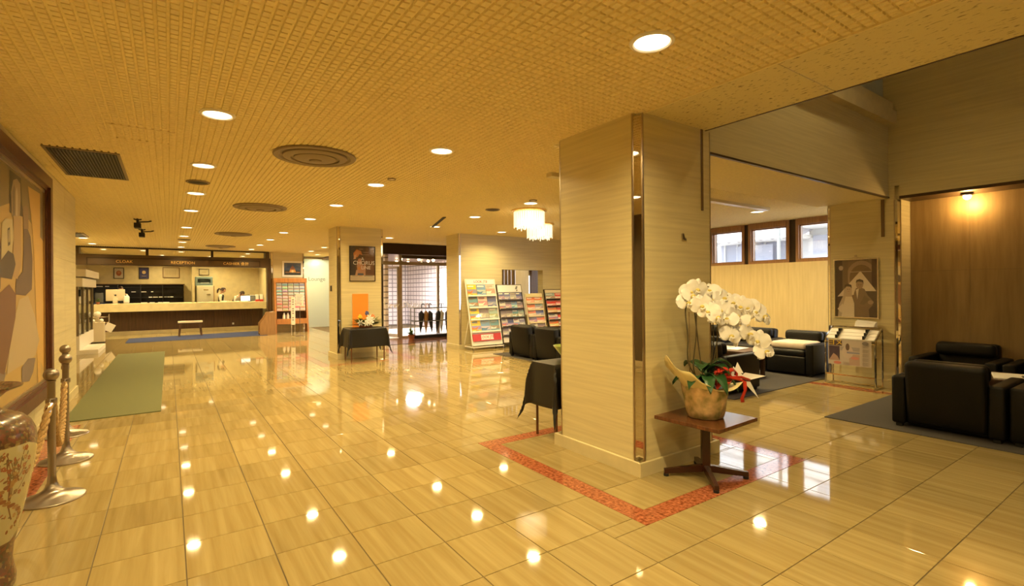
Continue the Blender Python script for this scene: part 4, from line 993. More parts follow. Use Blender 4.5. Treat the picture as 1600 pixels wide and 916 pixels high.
# ================================================================== DRAPED TABLES
def draped(name, lab_t, lab_c, loc, rz, wx, wy, h, drop):
    t = thing(name, lab_t, 'table', loc, rz)
    part('table_top', MB().slab(-wx, wx, -wy, wy, h - .03, h - .004, .003), 'wood_dark', t, smooth=False)
    for sx_ in (-1, 1):
        for sy_ in (-1, 1): part('leg', MB().tube([(sx_ * (wx - .03), sy_ * (wy - .03), 0), (sx_ * (wx - .03), sy_ * (wy - .03), h - .03)], .0125, 8), 'wood_red', t)
    mb = MB(); n = 56; Lx, Ly = wx + drop, wy + drop
    def pt(u, v):
        du, dv = max(0, abs(u) - wx), max(0, abs(v) - wy); su, sv = (1 if u >= 0 else -1), (1 if v >= 0 else -1)
        r = hypot(du, dv); x = min(abs(u), wx); y = min(abs(v), wy); z = h
        if r > 0:
            wv = .012 * min(1, r / .15) * (sin(9 * u + 2) if dv > du else sin(9 * v + 1))
            if du > 0 and dv == 0: x += .006 + .03 * r + wv * 1.
            elif dv > 0 and du == 0: y += .006 + .03 * r + wv * .6
            else:
                m_ = min(du, dv); x += .006 + .05 * r * (du / r) + .20 * m_ + .02 * sin(16 * m_) * (du >= dv); y += .006 + .05 * r * (dv / r) + .20 * m_ + .02 * sin(16 * m_) * (dv > du)
            z -= r * .97
        return (x * su, y * sv, max(z, .02))
    for i in range(n + 1):
        for j in range(n + 1): mb.v.append(pt(-Lx + 2 * Lx * i / n, -Ly + 2 * Ly * j / n))
    for i in range(n):
        for j in range(n): a = i * (n + 1) + j; mb._f([a, a + n + 1, a + n + 2, a + 1])
    o = tag(link('tablecloth', mb.mesh('tablecloth', 'black_cloth', True, 80), None, loc, (0, 0, rz)), lab_c, 'tablecloth')
    o.modifiers.new('thick', 'SOLIDIFY').thickness = .002
draped('flower_table', 'thin legged table under black cloth before the poster column', 'black cloth draped on the flower table before the poster column', (3.28, 10.06, 0), 0, .36, .24, .66, .39)
draped('bowl_table', 'thin legged table under black cloth behind the large column', 'black cloth draped on the table behind the large column', (3.40, 3.715, 0), 0, .48, .175, .71, .42)
t = thing('glass_bowl', 'pale green bowl on the black cloth behind the large column', 'bowl', (3.29, 3.76, .7125))
part('bowl', MB().lathe([(1e-6, .004), (.06, 0), (.07, .012), (.11, .06), (.15, .11), (.17, .135), (.165, .135), (.14, .10), (.1, .06), (.05, .02), (1e-6, .016)], 28), 'bowl_green', t)

# flower arrangement on the far table
t = thing('flower_arrangement', 'low flower arrangement with white lilies on the far black table', 'flowers', (3.30, 10.05, .662))
part('dish', MB().lathe([(1e-6, 0), (.12, 0), (.15, .05), (.14, .05), (1e-6, .03)], 20), 'terracotta', t)
rf = random.Random(5); fo = MB()
for k in range(520):
    a = rf.uniform(0, 2 * pi); L = rf.uniform(.14, .38); e = rf.uniform(-.05, .75); d = Vector((cos(a) * cos(e) * 1.15, sin(a) * cos(e) * .6, sin(e) * .7)); p0 = Vector((0, 0, .05)) + d * L * .4; p1 = Vector((0, 0, .05)) + d * L
    s = d.cross(Vector((0, 0, 1))).normalized() * rf.uniform(.012, .03)
    fo.quad(p0, (p0 + p1) / 2 + s, p1, (p0 + p1) / 2 - s)
kind_stuff(part('greenery', fo, 'fern', t, smooth=False))
lily = MB()
for k in range(6):
    a = 2 * pi * k / 6; d = Vector((cos(a), -.3, sin(a))); s = Vector((-sin(a), 0, cos(a))) * .016
    lily.quad((0, -.02, 0), tuple(d * .04 + s), tuple(d * .075), tuple(d * .04 - s))
lm = lily.mesh('lily', 'petal', False)
for (x, y, z) in ((.0, -.14, .14), (.05, -.15, .10), (-.04, -.15, .09), (.03, -.12, .20), (.08, -.13, .16), (-.14, -.1, .1)): link('lily', lm, t, (x, y, z))
for (x, z, m, lb) in ((-.12, .22, (.85, .62, .05), 'yellow bloom'), (0.02, .29, (.10, .12, .35), 'dark blue bloom'), (.14, .22, (.85, .30, .12), 'orange bloom')):
    q = MB(); q.cur = m
    for k in range(8):
        a = k * 2.4; r = .012 * math.sqrt(k); q.ball((r * cos(a), -.01, z * 0 + r * sin(a) * .9), .022, 8, 5)
    part('bloom', q, 'print', t, (x, -.02, z), label=lb)
    part('bloom_stem', MB().tube([(x * .5, 0, .05), (x, -.0, z)], .004, 5), 'stem', t)

# ================================================================== PICTURES ON THE COLUMNS
def framed(name, label, cat, loc, rot, w, h, bw, depth, fm, pr, glassed=True, printm='print'):
    t = tag(link(name, None, None, loc, rot), label, cat)
    mb = MB(); mb.box(-w, w, -depth, 0, h - bw, h).box(-w, w, -depth, 0, -h, -h + bw).box(-w, -w + bw, -depth, 0, -h + bw, h - bw).box(w - bw, w, -depth, 0, -h + bw, h - bw)
    part('frame', mb, fm, t, smooth=False)
    part('print', pr, printm, t, (0, -depth * .45, 0), smooth=False)
    if glassed: part('glazing', MB().box(-w + bw, w - bw, -depth * .8, -depth * .75, -h + bw, h - bw), 'glass_poster', t, smooth=False)
    return t
# musical poster
w_, h_ = .27, .365
p = Print(); p.rect(-w_, w_, -h_, h_, (.10, .055, .035)); p.poly([(-.02, -h_), (w_, -h_), (w_, h_), (.08, h_)], (.15, .07, .035)); p.rect(-w_, -.15, -h_, h_, (.05, .04, .045))
p.poly([(-.19, .22), (-.12, .30), (-.03, .27), (.0, .18), (-.06, .20), (-.10, .14), (-.18, .12)], (.55, .20, .06)); p.ell(-.10, .23, .05, .04, (.60, .26, .09)); p.poly([(-.17, .18), (-.12, .20), (-.14, .10), (-.19, .09)], (.60, .34, .20))
p.poly([(-.09, .10), (-.04, .12), (-.0, -.02), (.06, -.10), (.06, -.22), (.0, -.28), (-.10, -.22), (-.12, -.05)], (.52, .27, .17)); p.ell(-.07, -.10, .035, .03, (.62, .26, .08)); p.poly([(-.13, -.13), (-.09, -.13), (-.11, -.26), (-.16, -.26)], (.55, .34, .24))
p.rect(-.10, .03, -.27, -.20, (.10, .12, .16)); p.poly([(.03, .02), (.07, .0), (.06, -.26), (.02, -.27)], (.50, .28, .20))
p.rect(-.07, .01, .305, .313, (.5, .4, .34)); p.rect(.02, .13, .24, .246, (.5, .36, .3)); p.rect(-.02, .14, .19, .196, (.5, .36, .3)); p.rect(.16, .24, .31, .322, (.45, .3, .25))
p.rect(-w_, w_, -h_, -h_ + .12, (.66, .56, .42)); p.rect(-.22, -.1, -.262, -.252, (.2, .2, .2)); p.rect(-.09, .0, -.262, -.252, (.6, .2, .1)); p.rect(.03, .22, -.262, -.250, (.15, .2, .25))
for k in range(3): p.rect(-.24, .24 - .05 * k, -.29 - .02 * k, -.285 - .02 * k, (.45, .38, .30))
ps = framed('musical_poster', 'framed black and orange musical poster on the far column', 'poster', (3.37, 10.449, 1.975), (0, 0, 0), .275, .37, .013, .022, 'bronze_dark', p)
for s_, z, sz, x in (('A', .10, .10, .0), ('CHORUS', .015, .115, .03), ('LINE', -.085, .10, .07)):
    link('title_lettering', text_mesh(s_, sz, 'paper', .0005), ps, (x, -.0156, z), FACE_Y)
tag(link('orange_banner', MB().box(-.165, .165, -.012, 0, -.36, .36).mesh('orange_banner', 'orange_cloth', False), None, (3.32, 10.449, .98)), 'plain bright orange banner hanging under the musical poster', 'banner')

# wedding photograph (sepia print) on the column face looking along -X
w_, h_ = .27, .415
S1, S2, S3, S4, S5 = (.24, .165, .11), (.42, .30, .21), (.62, .50, .38), (.85, .74, .60), (.10, .07, .05)
p = Print(); p.rect(-w_, w_, -h_, h_, S1); p.ell(.07, .16, .19, .24, S2); p.ell(.07, .15, .15, .19, (.22, .145, .09)); p.rect(-w_, -.17, -h_, h_, S5); p.rect(-.16, -.10, -.1, h_, (.22, .15, .10)); p.rect(.2, w_, -.1, h_, (.11, .07, .045))
p.poly([(-.24, -.12), (.06, .25), (.255, -.04), (.1, -.06), (-.05, -.1)], S4); p.rect(.09, .26, -.42, -.04, S5)
p.poly([(-.02, -.06), (.0, .0), (.05, .02), (.11, -.01), (.15, -.10), (.20, -.16), (.21, -.24), (.16, -.30), (.17, -.42), (-.03, -.42), (-.04, -.2)], (.26, .18, .115)); p.poly([(.0, -.02), (.04, .0), (.02, -.16)], S4); p.poly([(.11, -.10), (.17, -.16), (.10, -.24), (.05, -.22)], (.21, .145, .09)); p.ell(.185, -.20, .035, .03, (.44, .31, .21)); p.ell(.05, .055, .046, .062, (.44, .31, .21)); p.poly([(.0, .075), (.01, .12), (.05, .135), (.095, .115), (.10, .06), (.085, .09), (.03, .10)], S5); p.ell(.065, .05, .008, .005, S5, 8); p.ell(.04, .05, .008, .005, S5, 8); p.rect(.045, .068, .018, .024, (.3, .18, .12))
p.poly([(-.235, -.42), (-.22, -.24), (-.16, -.1), (-.15, .0), (-.10, .05), (-.05, .0), (-.05, -.12), (-.09, -.25), (-.1, -.42)], (.60, .50, .39)); p.poly([(-.19, -.42), (-.16, -.24), (-.13, -.11), (-.05, -.11), (-.02, -.22), (-.02, -.42)], S4); p.poly([(-.13, -.12), (-.12, -.05), (-.07, -.05), (-.05, -.12)], (.62, .48, .36)); p.ell(-.095, -.015, .042, .055, (.62, .48, .36)); p.poly([(-.145, -.01), (-.14, .05), (-.10, .07), (-.055, .05), (-.05, .0), (-.07, .025), (-.12, .03)], S5); p.ell(-.105, -.012, .007, .005, S5, 8); p.ell(-.08, -.012, .007, .005, S5, 8); p.rect(-.105, -.08, -.046, -.041, (.4, .22, .16))
p.poly([(-.24, -.3), (-.17, -.22), (-.14, -.3), (-.19, -.36)], S4); p.rect(-.07, .2, .235, .243, S3); p.ell(-.19, .3, .03, .035, S3)
wd = framed('wedding_photograph', 'large sepia wedding photograph in a silver frame', 'picture', (8.199, 3.105, 1.385), (0, 0, -pi / 2), .285, .43, .016, .024, 'silver', p)
part('hanger', MB().tube([(-.1, -.004, .43), (0, -.004, .455), (.1, -.004, .43)], .003, 5).box(-.015, .015, -.01, 0, .45, .485), 'brass_dim', wd)

# newspaper rack
t = thing('newspaper_rack', 'chrome newspaper rack below the wedding photograph', 'rack', (7.98, 3.07, 0), -pi / 2)
fr = MB(); r = .0125
for s in (-1, 1):
    x = s * .31
    fr.tube([(x, -.10, .016), (x, -.10, .60), (x, -.085, .665), (x, -.04, .70), (x, .12, .82), (x, .14, .83)], r, 8).tube([(x, -.17, .016), (x, .16, .016)], r, 8)
    fr.tube([(x, .14, .83), (x, .14, .016)], r * .8, 8)
for (y, z) in ((-.10, .16), (-.16, .018), (.15, .018), (-.10, .62), (.14, .83)): fr.tube([(-.31, y, z), (.31, y, z)], r * .9, 8)
part('tube_frame', fr, 'chrome', t)
holders = []
for k in range(3):
    y, z = -.07 + k * .055, .675 + k * .042
    nh = thing('newspaper', ('lowest', 'middle', 'topmost')[k] + ' folded newspaper clamped on the chrome rack', 'newspaper', (7.98, 3.07, 0), -pi / 2, 'newspapers on the chrome rack')
    part('folded_pages', MB().hexa([(-.30, y - .03, z - .012), (.30, y - .03, z - .012), (-.30, y + .035, z + .028), (.30, y + .035, z + .028), (-.30, y - .03, z + .003), (.30, y - .03, z + .003), (-.30, y + .035, z + .043), (.30, y + .035, z + .043)]), 'paper', nh, smooth=False)
    for x in (-.17, .17): part('clip', MB().box(x - .014, x + .014, y - .036, y + .03, z + .002, z + .05), 'black_plastic', nh, smooth=False)
    if k == 0:
        p = Print(); p.rect(-.27, .27, -.36, 0, (.58, .51, .46)); p.rect(-.26, -.09, -.09, -.015, (.12, .08, .09)); p.rect(-.26, -.12, -.30, -.095, (.09, .06, .09)); p.poly([(-.26, -.30), (-.20, -.2), (-.15, -.24), (-.12, -.30)], (.45, .3, .26)); p.rect(-.115, .13, -.155, -.10, (.40, .36, .38)); p.rect(.0, .13, -.35, -.20, (.50, .36, .30)); p.ell(-.02, -.17, .07, .09, (.62, .52, .48)); p.ell(-.02, -.10, .025, .05, (.18, .12, .10)); p.rect(-.03, .13, -.19, -.165, (.30, .30, .42)); p.ell(-.15, -.33, .05, .02, (.62, .22, .18)); p.ell(.07, -.25, .05, .02, (.62, .28, .24))
        for q in range(5):
            for c in range(7): p.rect(.16 + .002, .25 - .01 * (c % 3), -.06 - q * .06 - c * .007, -.057 - q * .06 - c * .007, (.35, .3, .27))
        for q in range(10): p.rect(-.08, .0, -.31 - q * .005, -.3085 - q * .005, (.4, .34, .3))
        p.rect(.15, .152, -.35, -.02, (.35, .3, .27)); p.ell(.2, -.035, .04, .025, (.22, .2, .2))
        part('hanging_page', p, 'print', nh, (0, -.115, .66), smooth=False)
        mt = text_mesh('ヨメ', .095, 'gold_print', .0004); link('headline', mt, nh, (-.175, -.1205, .612), FACE_Y)
t = tag(link('leaflet_box', MB().hexa([(-.14, -.06, 0), (.10, -.06, 0), (-.14, .05, 0), (.10, .05, 0), (-.14, -.02, .07), (.10, -.02, .05), (-.14, .05, .09), (.10, .05, .07)]).mesh('leaflet_box', 'paper', False), None, (8.10, 2.93, .845), (0, 0, -pi / 2)), 'small white leaflet box on top of the newspaper rack', 'box')

# ================================================================== BROCHURE RACKS
def cover(w, h, th, seed, pal):
    r = random.Random(seed); p = Print(); c0 = pal[0]; p.cur = (.7, .64, .56); p.box(-w, w, 0, th, 0, 2 * h); p.d = .0003
    p.rect(-w, w, 0, 2 * h, c0); q = r.random()
    a = h * r.uniform(.35, .5); b = a + h * r.uniform(.55, .85)
    p.rect(-w, w, a, b, tuple(v * r.uniform(.7, 1.1) for v in pal[1]))
    p.poly([(-w, a), (w * r.uniform(-.3, .2), a), (w * r.uniform(.2, .8), a + (b - a) * r.uniform(.5, .9)), (w * r.uniform(-.5, 0), a + (b - a) * .4), (-w, a + (b - a) * r.uniform(.3, .8))], pal[2])
    if q < .5: p.ell(r.uniform(-.4, .4) * w, a * .5, w * .4, a * .3, pal[2], 10)
    p.rect(-w * .85, w * r.uniform(.3, .85), h * 1.6, h * 1.85, (.82, .78, .7) if q < .35 else tuple(v * .45 for v in pal[1 if q < .7 else 2])); p.rect(-w * .8, w * r.uniform(-.2, .5), h * 1.42, h * 1.5, tuple(v * .5 for v in pal[1]))
    for k in range(3): p.rect(-w * .8, w * r.uniform(-.3, .8), h * (.08 + .08 * k), h * (.11 + .08 * k), tuple(v * .5 for v in c0) if q > .5 else (.85, .8, .72))
    return p
YEL = [(.85, .62, .05), (.30, .40, .55), (.75, .22, .08)]; BLU = [(.20, .36, .60), (.60, .62, .60), (.10, .22, .42)]; SEA = [(.16, .34, .42), (.45, .33, .2), (.65, .7, .7)]; PINK = [(.80, .62, .55), (.75, .35, .3), (.85, .8, .7)]; GRN = [(.35, .48, .45), (.45, .42, .3), (.8, .75, .65)]; ORG = [(.80, .22, .07), (.8, .6, .4), (.85, .75, .6)]; RED = [(.72, .06, .05), (.85, .5, .45), (.9, .8, .7)]; NAV = [(.10, .12, .30), (.35, .30, .45), (.6, .5, .5)]; MIX = [(.25, .2, .24), (.5, .4, .4), (.7, .6, .5)]; WHT = [(.75, .70, .62), (.35, .35, .45), (.6, .2, .15)]
PN = {id(YEL): 'yellow', id(BLU): 'blue', id(SEA): 'teal', id(PINK): 'pale pink', id(GRN): 'grey green', id(ORG): 'orange', id(RED): 'red', id(NAV): 'navy', id(MIX): 'dark mixed', id(WHT): 'white'}
def rack(name, label, loc, rz, w, top, tilt, base_z, frame_m, rows, bw, bh, which, header_h=.17, wheels=True, panel_m='white_enamel', ztop_first=None):
    t = thing(name, label, 'brochure rack', loc, rz)
    L = (top - base_z) / cos(tilt)
    Mx = Matrix.Translation((0, 0, base_z)) @ Matrix.Rotation(-tilt, 4, 'X')   # leaning plane: local x, z up the slope, -y out
    fr = MB()
    for s in (-1, 1): fr.box(s * w - .012, s * w + .012, -.012, .012, 0, L)
    fr.box(-w, w, -.012, .012, L - .02, L).box(-w, w, -.012, .012, 0, .02)
    fr.xf(Mx)
    yb_ = (top - base_z) * math.tan(tilt)
    for s in (-1, 1):
        b = len(fr.v); fr.box(s * w - .012, s * w + .012, -.06, yb_ + .06, .055, .08); fr.tube([(s * w, yb_ + .05, .07), (s * w, yb_ * .42, base_z + (top - base_z) * .42)], .011, 6)
        if base_z > .1: fr.box(s * w - .012, s * w + .012, -.012, .012, .08, base_z + .02)
    fr.box(-w, w, -.05, -.03, .055, .08).box(-w, w, yb_ + .03, yb_ + .05, .055, .08)
    part('frame', fr, frame_m, t, smooth=False)
    part('back_panel', MB().box(-w + .012, w - .012, .004, .010, .02, L - .02).xf(Mx), panel_m, t, smooth=False)
    if wheels:
        for sx_ in (-w, w):
            for sy_ in (-.04, yb_ + .04): part('caster', MB().tube([(sx_ - .012, sy_, .028), (sx_ + .012, sy_, .028)], .027, 10).box(sx_ - .006, sx_ + .006, sy_ - .01, sy_ + .01, .03, .06), 'black_plastic' if frame_m != 'white_enamel' else 'steel', t)
    nr = len(rows); avail = L - header_h - .04; 
    step = avail / (nr + which)
    for i in range(nr):
        zz = L - header_h - step * (i + 1)
        part('ledge', MB().box(-w + .012, w - .012, -.05, .004, zz - .012, zz - .004).box(-w + .012, w - .012, -.055, -.05, zz - .012, zz + .025).xf(Mx), frame_m, t, smooth=False)
        n = len(rows[i])
        for c, pal in enumerate(rows[i]):
            x = -w + .02 + (2 * w - .04) * (c + .5) / n
            me = cover(bw, min(bh, step * .485), .012, i * 17 + c * 5 + len(name), pal).mesh('brochure', 'print_gloss', False)
            o = link('brochure', me); o.matrix_world = t.matrix_basis @ Mx @ Matrix.Translation((x, -.022, zz)) @ Matrix.Rotation(radians(-3), 4, 'X')
            tag(o, '%s brochure, %s row and %s column of the %s' % (PN[id(pal)], ('top', 'second', 'third', 'fourth', 'fifth', 'sixth', 'seventh', 'eighth', 'ninth')[i], ('first', 'second', 'third', 'fourth', 'fifth', 'sixth')[c], label.split(',')[0].replace(' standing by the pier', '')), 'brochure', 'brochures on the ' + label.split(',')[0])
    return t, Mx, L
TL = .22
t1, M1, L1 = rack('brochure_rack', 'white framed rack with red sign, nearest the pier', (6.20, 10.02, 0), 0, .41, 1.66, TL, .10, 'white_enamel', [[YEL, BLU, PINK], [SEA, PINK, NAV], [YEL, MIX, GRN], [YEL, BLU, SEA]], .122, .17, .95, .13)
sg = link('red_sign', MB().box(-.39, .39, -.03, -.012, .10, .27).xf(M1).mesh('red_sign', 'ribbon_red', False), t1)
link('sign_plate', MB().box(-.17, .17, -.034, -.0301, .125, .245).xf(M1).mesh('sign_plate', 'paper', False), t1)
mt = text_mesh('LOOK JTB', .085, 'ribbon_red', .0008, 'CENTER', .15)
for z_, yy in ((.185, -.036), (L1 - .065, -.016)):
    o = link('sign_lettering', mt, t1); o.matrix_local = M1 @ Matrix.Translation((0 if z_ < 1 else .0, yy, z_)) @ Matrix.Rotation(pi / 2, 4, 'X')
part('header_panel', MB().box(-.39, .39, -.0125, .0039, L1 - .13, L1 - .021).xf(M1), 'paper', t1, smooth=False)
t2, M2, L2 = rack('brochure_rack', 'dark framed rack with white header, second from the pier', (7.02, 10.02, 0), 0, .37, 1.53, TL, .10, 'bronze_dark', [[NAV, NAV, MIX, NAV], [WHT, MIX, BLU, MIX], [MIX, MIX, SEA, GRN], [WHT, NAV, WHT, MIX], [MIX, WHT, NAV, MIX]], .086, .15, .6, .20)
part('header_panel', MB().box(-.355, .355, -.03, -.013, L2 - .20, L2 - .02).xf(M2), 'paper', t2, smooth=False)
mk = MB(); mk.prism([(.16, L2 - .13), (.20, L2 - .05), (.25, L2 - .05), (.22, L2 - .13)], -.033, -.0301); mk.prism([(.19, L2 - .18), (.20, L2 - .14), (.24, L2 - .14), (.22, L2 - .18)], -.033, -.0301); mk.xf(M2); part('header_emblem', mk, 'grey_plastic', t2, smooth=False)
t3, M3, L3 = rack('brochure_rack', 'cream framed rack of orange leaflets, third from the pier', (7.72, 9.98, 0), 0, .27, 1.30, TL, .10, 'paper_cream', [[ORG, ORG], [ORG, GRN], [ORG, NAV], [MIX, ORG], [WHT, MIX], [RED, WHT]], .122, .13, .5, .10)
part('header_panel', MB().box(-.255, .255, -.03, -.013, L3 - .10, L3 - .02).xf(M3), 'yellow_paper', t3, smooth=False)
t4, M4, L4 = rack('brochure_rack', 'dark framed rack of red leaflets, beside the large column edge', (8.42, 9.98, 0), 0, .33, 1.40, TL, .10, 'bronze_dark', [[GRN, RED], [RED, RED], [ORG, RED], [WHT, RED], [ORG, PINK], [RED, WHT]], .15, .13, .5, .10)
part('header_panel', MB().box(-.315, .315, -.03, -.013, L4 - .10, L4 - .02).xf(M4), 'paper_cream', t4, smooth=False)

# wooden postcard rack at the far column
t = thing('postcard_rack', 'tall orange wooden rack of postcards at the far column', 'rack', (3.44, 18.25, 0))
part('side_panel', MB().hexa([(-.53, -.17, 0), (-.48, -.17, 0), (-.53, .25, 0), (-.48, .25, 0), (-.53, .02, 1.83), (-.48, .02, 1.83), (-.53, .25, 1.83), (-.48, .25, 1.83)]), 'wood_orange', t, smooth=False)
part('side_panel', MB().hexa([(.48, -.17, 0), (.53, -.17, 0), (.48, .25, 0), (.53, .25, 0), (.44, .02, 1.83), (.49, .02, 1.83), (.44, .25, 1.83), (.49, .25, 1.83)]), 'wood_orange', t, smooth=False)
part('top_rail', MB().box(-.54, .50, -.02, .26, 1.70, 1.85), 'wood_orange', t, smooth=False)
part('bottom_rail', MB().box(-.48, .48, -.15, -.11, .30, .46), 'wood_orange', t, smooth=False)
part('shelf', MB().box(-.48, .48, -.13, .25, .44, .47), 'wood_orange', t, smooth=False)
part('back_panel', MB().box(-.48, .48, .20, .22, .47, 1.7), 'wood_dark', t, smooth=False)
TLp = .085
tops = [(.25, .36, .42), (.30, .40, .42), (.25, .38, .40), (.30, .36, .36), (.62, .52, .42), (.45, .30, .25), (.55, .28, .22), (.62, .30, .20), (.70, .45, .38)]
for i in range(9):
    z = 1.70 - (i + 1) * .106; y = .045 - i * .014
    part('card_ledge', MB().box(-.47, .45, y - .035, y + .12, z - .008, z), 'wood_orange', t, smooth=False)
    for c in range(5):
        rc = random.Random(i * 7 + c); q = Print(); b = tops[i]; b = tuple(min(1, max(.03, v * rc.uniform(.6, 1.3))) for v in b); q.cur = (.75, .7, .62); q.box(-.082, .082, 0, .02, 0, .09); q.d = .0003
        q.rect(-.08, .08, .0, .088, b); q.rect(-.075, .075, .052, .084, (.62, .56, .46)); q.rect(-.07, .04, .012, .03, tuple(v * .6 for v in b))
        o = link('postcard', q.mesh('postcard', 'print', False), None, (3.44 - .38 + c * .183, 18.25 + y - .012, z + .0004), (-.12, 0, 0))
        tag(o, '%s printed postcard, %s row, %s column of the orange wooden rack' % ('greyish' if i < 4 else 'pale' if i == 4 else 'reddish', ('top', 'second', 'third', 'fourth', 'fifth', 'sixth', 'seventh', 'eighth', 'lowest')[i], ('first', 'second', 'third', 'fourth', 'fifth')[c]), 'postcard', 'postcards on the orange wooden rack')
for n, x in enumerate((-.24, -.12)): tag(link('bottle', MB().lathe([(1e-6, 0), (.045, 0), (.045, .12), (.02, .17), (.02, .2), (1e-6, .2)], 12).mesh('bottle', 'beige_plastic'), None, (3.44 + x, 18.22, .4702)), ('left', 'right')[n] + ' pale bottle on the lower shelf of the orange rack', 'bottle')

# night picture above the rack
p = Print(); w_, h_ = .27, .21; p.rect(-w_, w_, -h_, h_, (.05, .09, .18)); p.rect(-w_, w_, -h_, -.05, (.03, .035, .03)); p.poly([(-w_, .02), (-.1, .12), (.1, .14), (w_, .05), (w_, h_), (-w_, h_)], (.10, .13, .22))
p.poly([(-.11, -.12), (.11, -.12), (.08, -.02), (-.08, -.02)], (.80, .40, .10)); p.poly([(-.10, -.02), (.10, -.02), (.03, .10), (-.03, .10)], (.30, .11, .06)); p.ell(0, -.08, .04, .045, (.95, .75, .35)); p.rect(-.24, -.12, -.13, -.10, (.45, .2, .06)); p.rect(.12, .24, -.13, -.10, (.45, .2, .06)); p.rect(-.006, .006, .1, .16, (.3, .12, .06))
framed('night_picture', 'white framed night picture of a lit hall above postcard rack', 'picture', (3.56, 18.649, 2.18), (0, 0, 0), .335, .275, .06, .03, 'white_enamel', p)

# sign stands
t = thing('sign_stand', 'narrow white sign on two thin chrome legs before the postcards', 'sign', (3.20, 16.7, 0), -.5)
for x in (-.05, .05): part('leg', MB().tube([(x, 0, .01), (x, 0, 1.15)], .008, 6), 'chrome', t)
part('foot_plate', MB().box(-.1, .1, -.12, .12, 0, .012), 'chrome', t, smooth=False)
part('sign_board', MB().box(-.062, .062, -.02, -.009, .36, 1.22), 'paper', t, smooth=False)
p = Print()
for k in range(10): p.rect(-.025, .025, 1.12 - k * .07, 1.155 - k * .07, (.25, .2, .25)) if k % 4 != 3 else None
part('print', p, 'print', t, (0, -.0202, 0), smooth=False)
t = thing('sign_stand', 'white notice board on a single pole before the postcards', 'sign', (3.40, 16.72, 0), -.5)
part('pole', MB().tube([(0, 0, .01), (0, 0, 1.0)], .011, 8), 'steel', t); part('base', MB().lathe([(.13, 0), (.13, .012), (.02, .02), (1e-6, .02)], 20), 'steel', t)
part('notice_board', MB().box(-.115, .115, -.02, -.008, .94, 1.32), 'paper', t, smooth=False)
p = Print()
for k in range(6): p.rect(-.08, .08 - .03 * (k % 3), 1.24 - k * .045, 1.255 - k * .045, (.35, .3, .45))
p.ell(.03, 1.0, .04, .03, (.7, .5, .6)); part('print', p, 'print', t, (0, -.0202, 0), smooth=False)

# magazine stand at the counter end
t = thing('magazine_stand', 'low stepped wooden magazine stand at the desk end', 'magazine stand', (2.72, 17.85, 0))
part('side_panel', MB().prism([(-.33, 0), (.13, 0), (.13, .74), (-.10, .74), (-.20, .55), (-.33, .38)], -.20, -.175), 'wood_stand', t, smooth=False)
part('side_panel', MB().prism([(-.33, 0), (.13, 0), (.13, .74), (-.10, .74), (-.20, .55), (-.33, .38)], .175, .20), 'wood_stand', t, smooth=False)
part('shelf', MB().box(-.33, .13, -.174, .174, .05, .07), 'wood_stand', t, smooth=False); part('back_panel', MB().box(.11, .129, -.174, .174, .07, .74), 'wood_stand', t, smooth=False); part('shelf', MB().box(-.2, .11, -.174, .174, .36, .375), 'wood_stand', t, smooth=False)
tag(link('magazine', MB().box(-.05, .05, -.14, .14, 0, .36).mesh('magazine', 'paper', False), None, (2.76, 17.85, .3752)), 'white magazine standing upright in the wooden stand', 'magazine')

# ================================================================== RECEPTION
t = thing('reception_desk', 'long reception desk with stone apron and dark wood front', 'desk', (.55, 21.0, 0))
part('stone_top', MB().slab(-2.5, 2.46, -.62, .35, .78, 1.04, .008), 'stone_plain', t, smooth=False)
n = 12
for k in range(n):
    a = -2.42 + 4.8 * k / n; b = -2.42 + 4.8 * (k + 1) / n; part('front_panel', MB().box(a + .002, b - .002, -.10, -.07, .12, .779), 'wood_dark', t, smooth=False)
part('carcass', MB().box(-2.42, 2.38, -.068, .3, .0, .779), 'wood_dark', t, smooth=False)
part('kick_strip', MB().box(-2.42, 2.38, -.14, -.071, 0, .119), 'stone_plain', t, smooth=False)
part('socket', MB().box(1.36, 1.42, -.108, -.1, .2, .27), 'paper', t, smooth=False)
# hanging sign frame
t = thing('desk_sign_frame', 'bronze hanging frame with gold lettering over the reception desk', 'sign', (.35, 18.55, 0))
part('header_box', MB().box(-2.55, 2.45, 0, .35, 2.21, 2.52), 'bronze_sign', t, smooth=False)
part('sign_panel', MB().box(-2.28, 2.18, -.02, -.0005, 2.225, 2.43), 'bronze_dark', t, smooth=False)
part('panel_face', MB().box(-2.25, 2.15, -.026, -.0201, 2.23, 2.40), 'bronze_sign', t, smooth=False)
part('top_rail', MB().box(-2.55, 2.45, 0, .05, H - .05, H), 'bronze_dark', t, smooth=False)
for x in (-.88, .80): part('post', MB().box(x - .035, x + .035, 0, .07, 2.52, H - .05), 'bronze_dark', t, smooth=False)
for x in (-2.5, 2.4): part('post', MB().box(x - .06, x + .06, 0, .35, 2.52, H - .02), 'bronze_sign', t, smooth=False)
part('side_leg', MB().box(2.40, 2.50, .02, .30, 0, 2.52), 'bronze_sign', t, smooth=False)
for s_, x in (('CLOAK', -1.42), ('RECEPTION', .02), ('CASHIER 会計', 1.47)):
    link('gold_lettering', text_mesh(s_, .115, 'gold_letter', .006, spacing=1.05), t, (x, -.034, 2.315), FACE_Y)
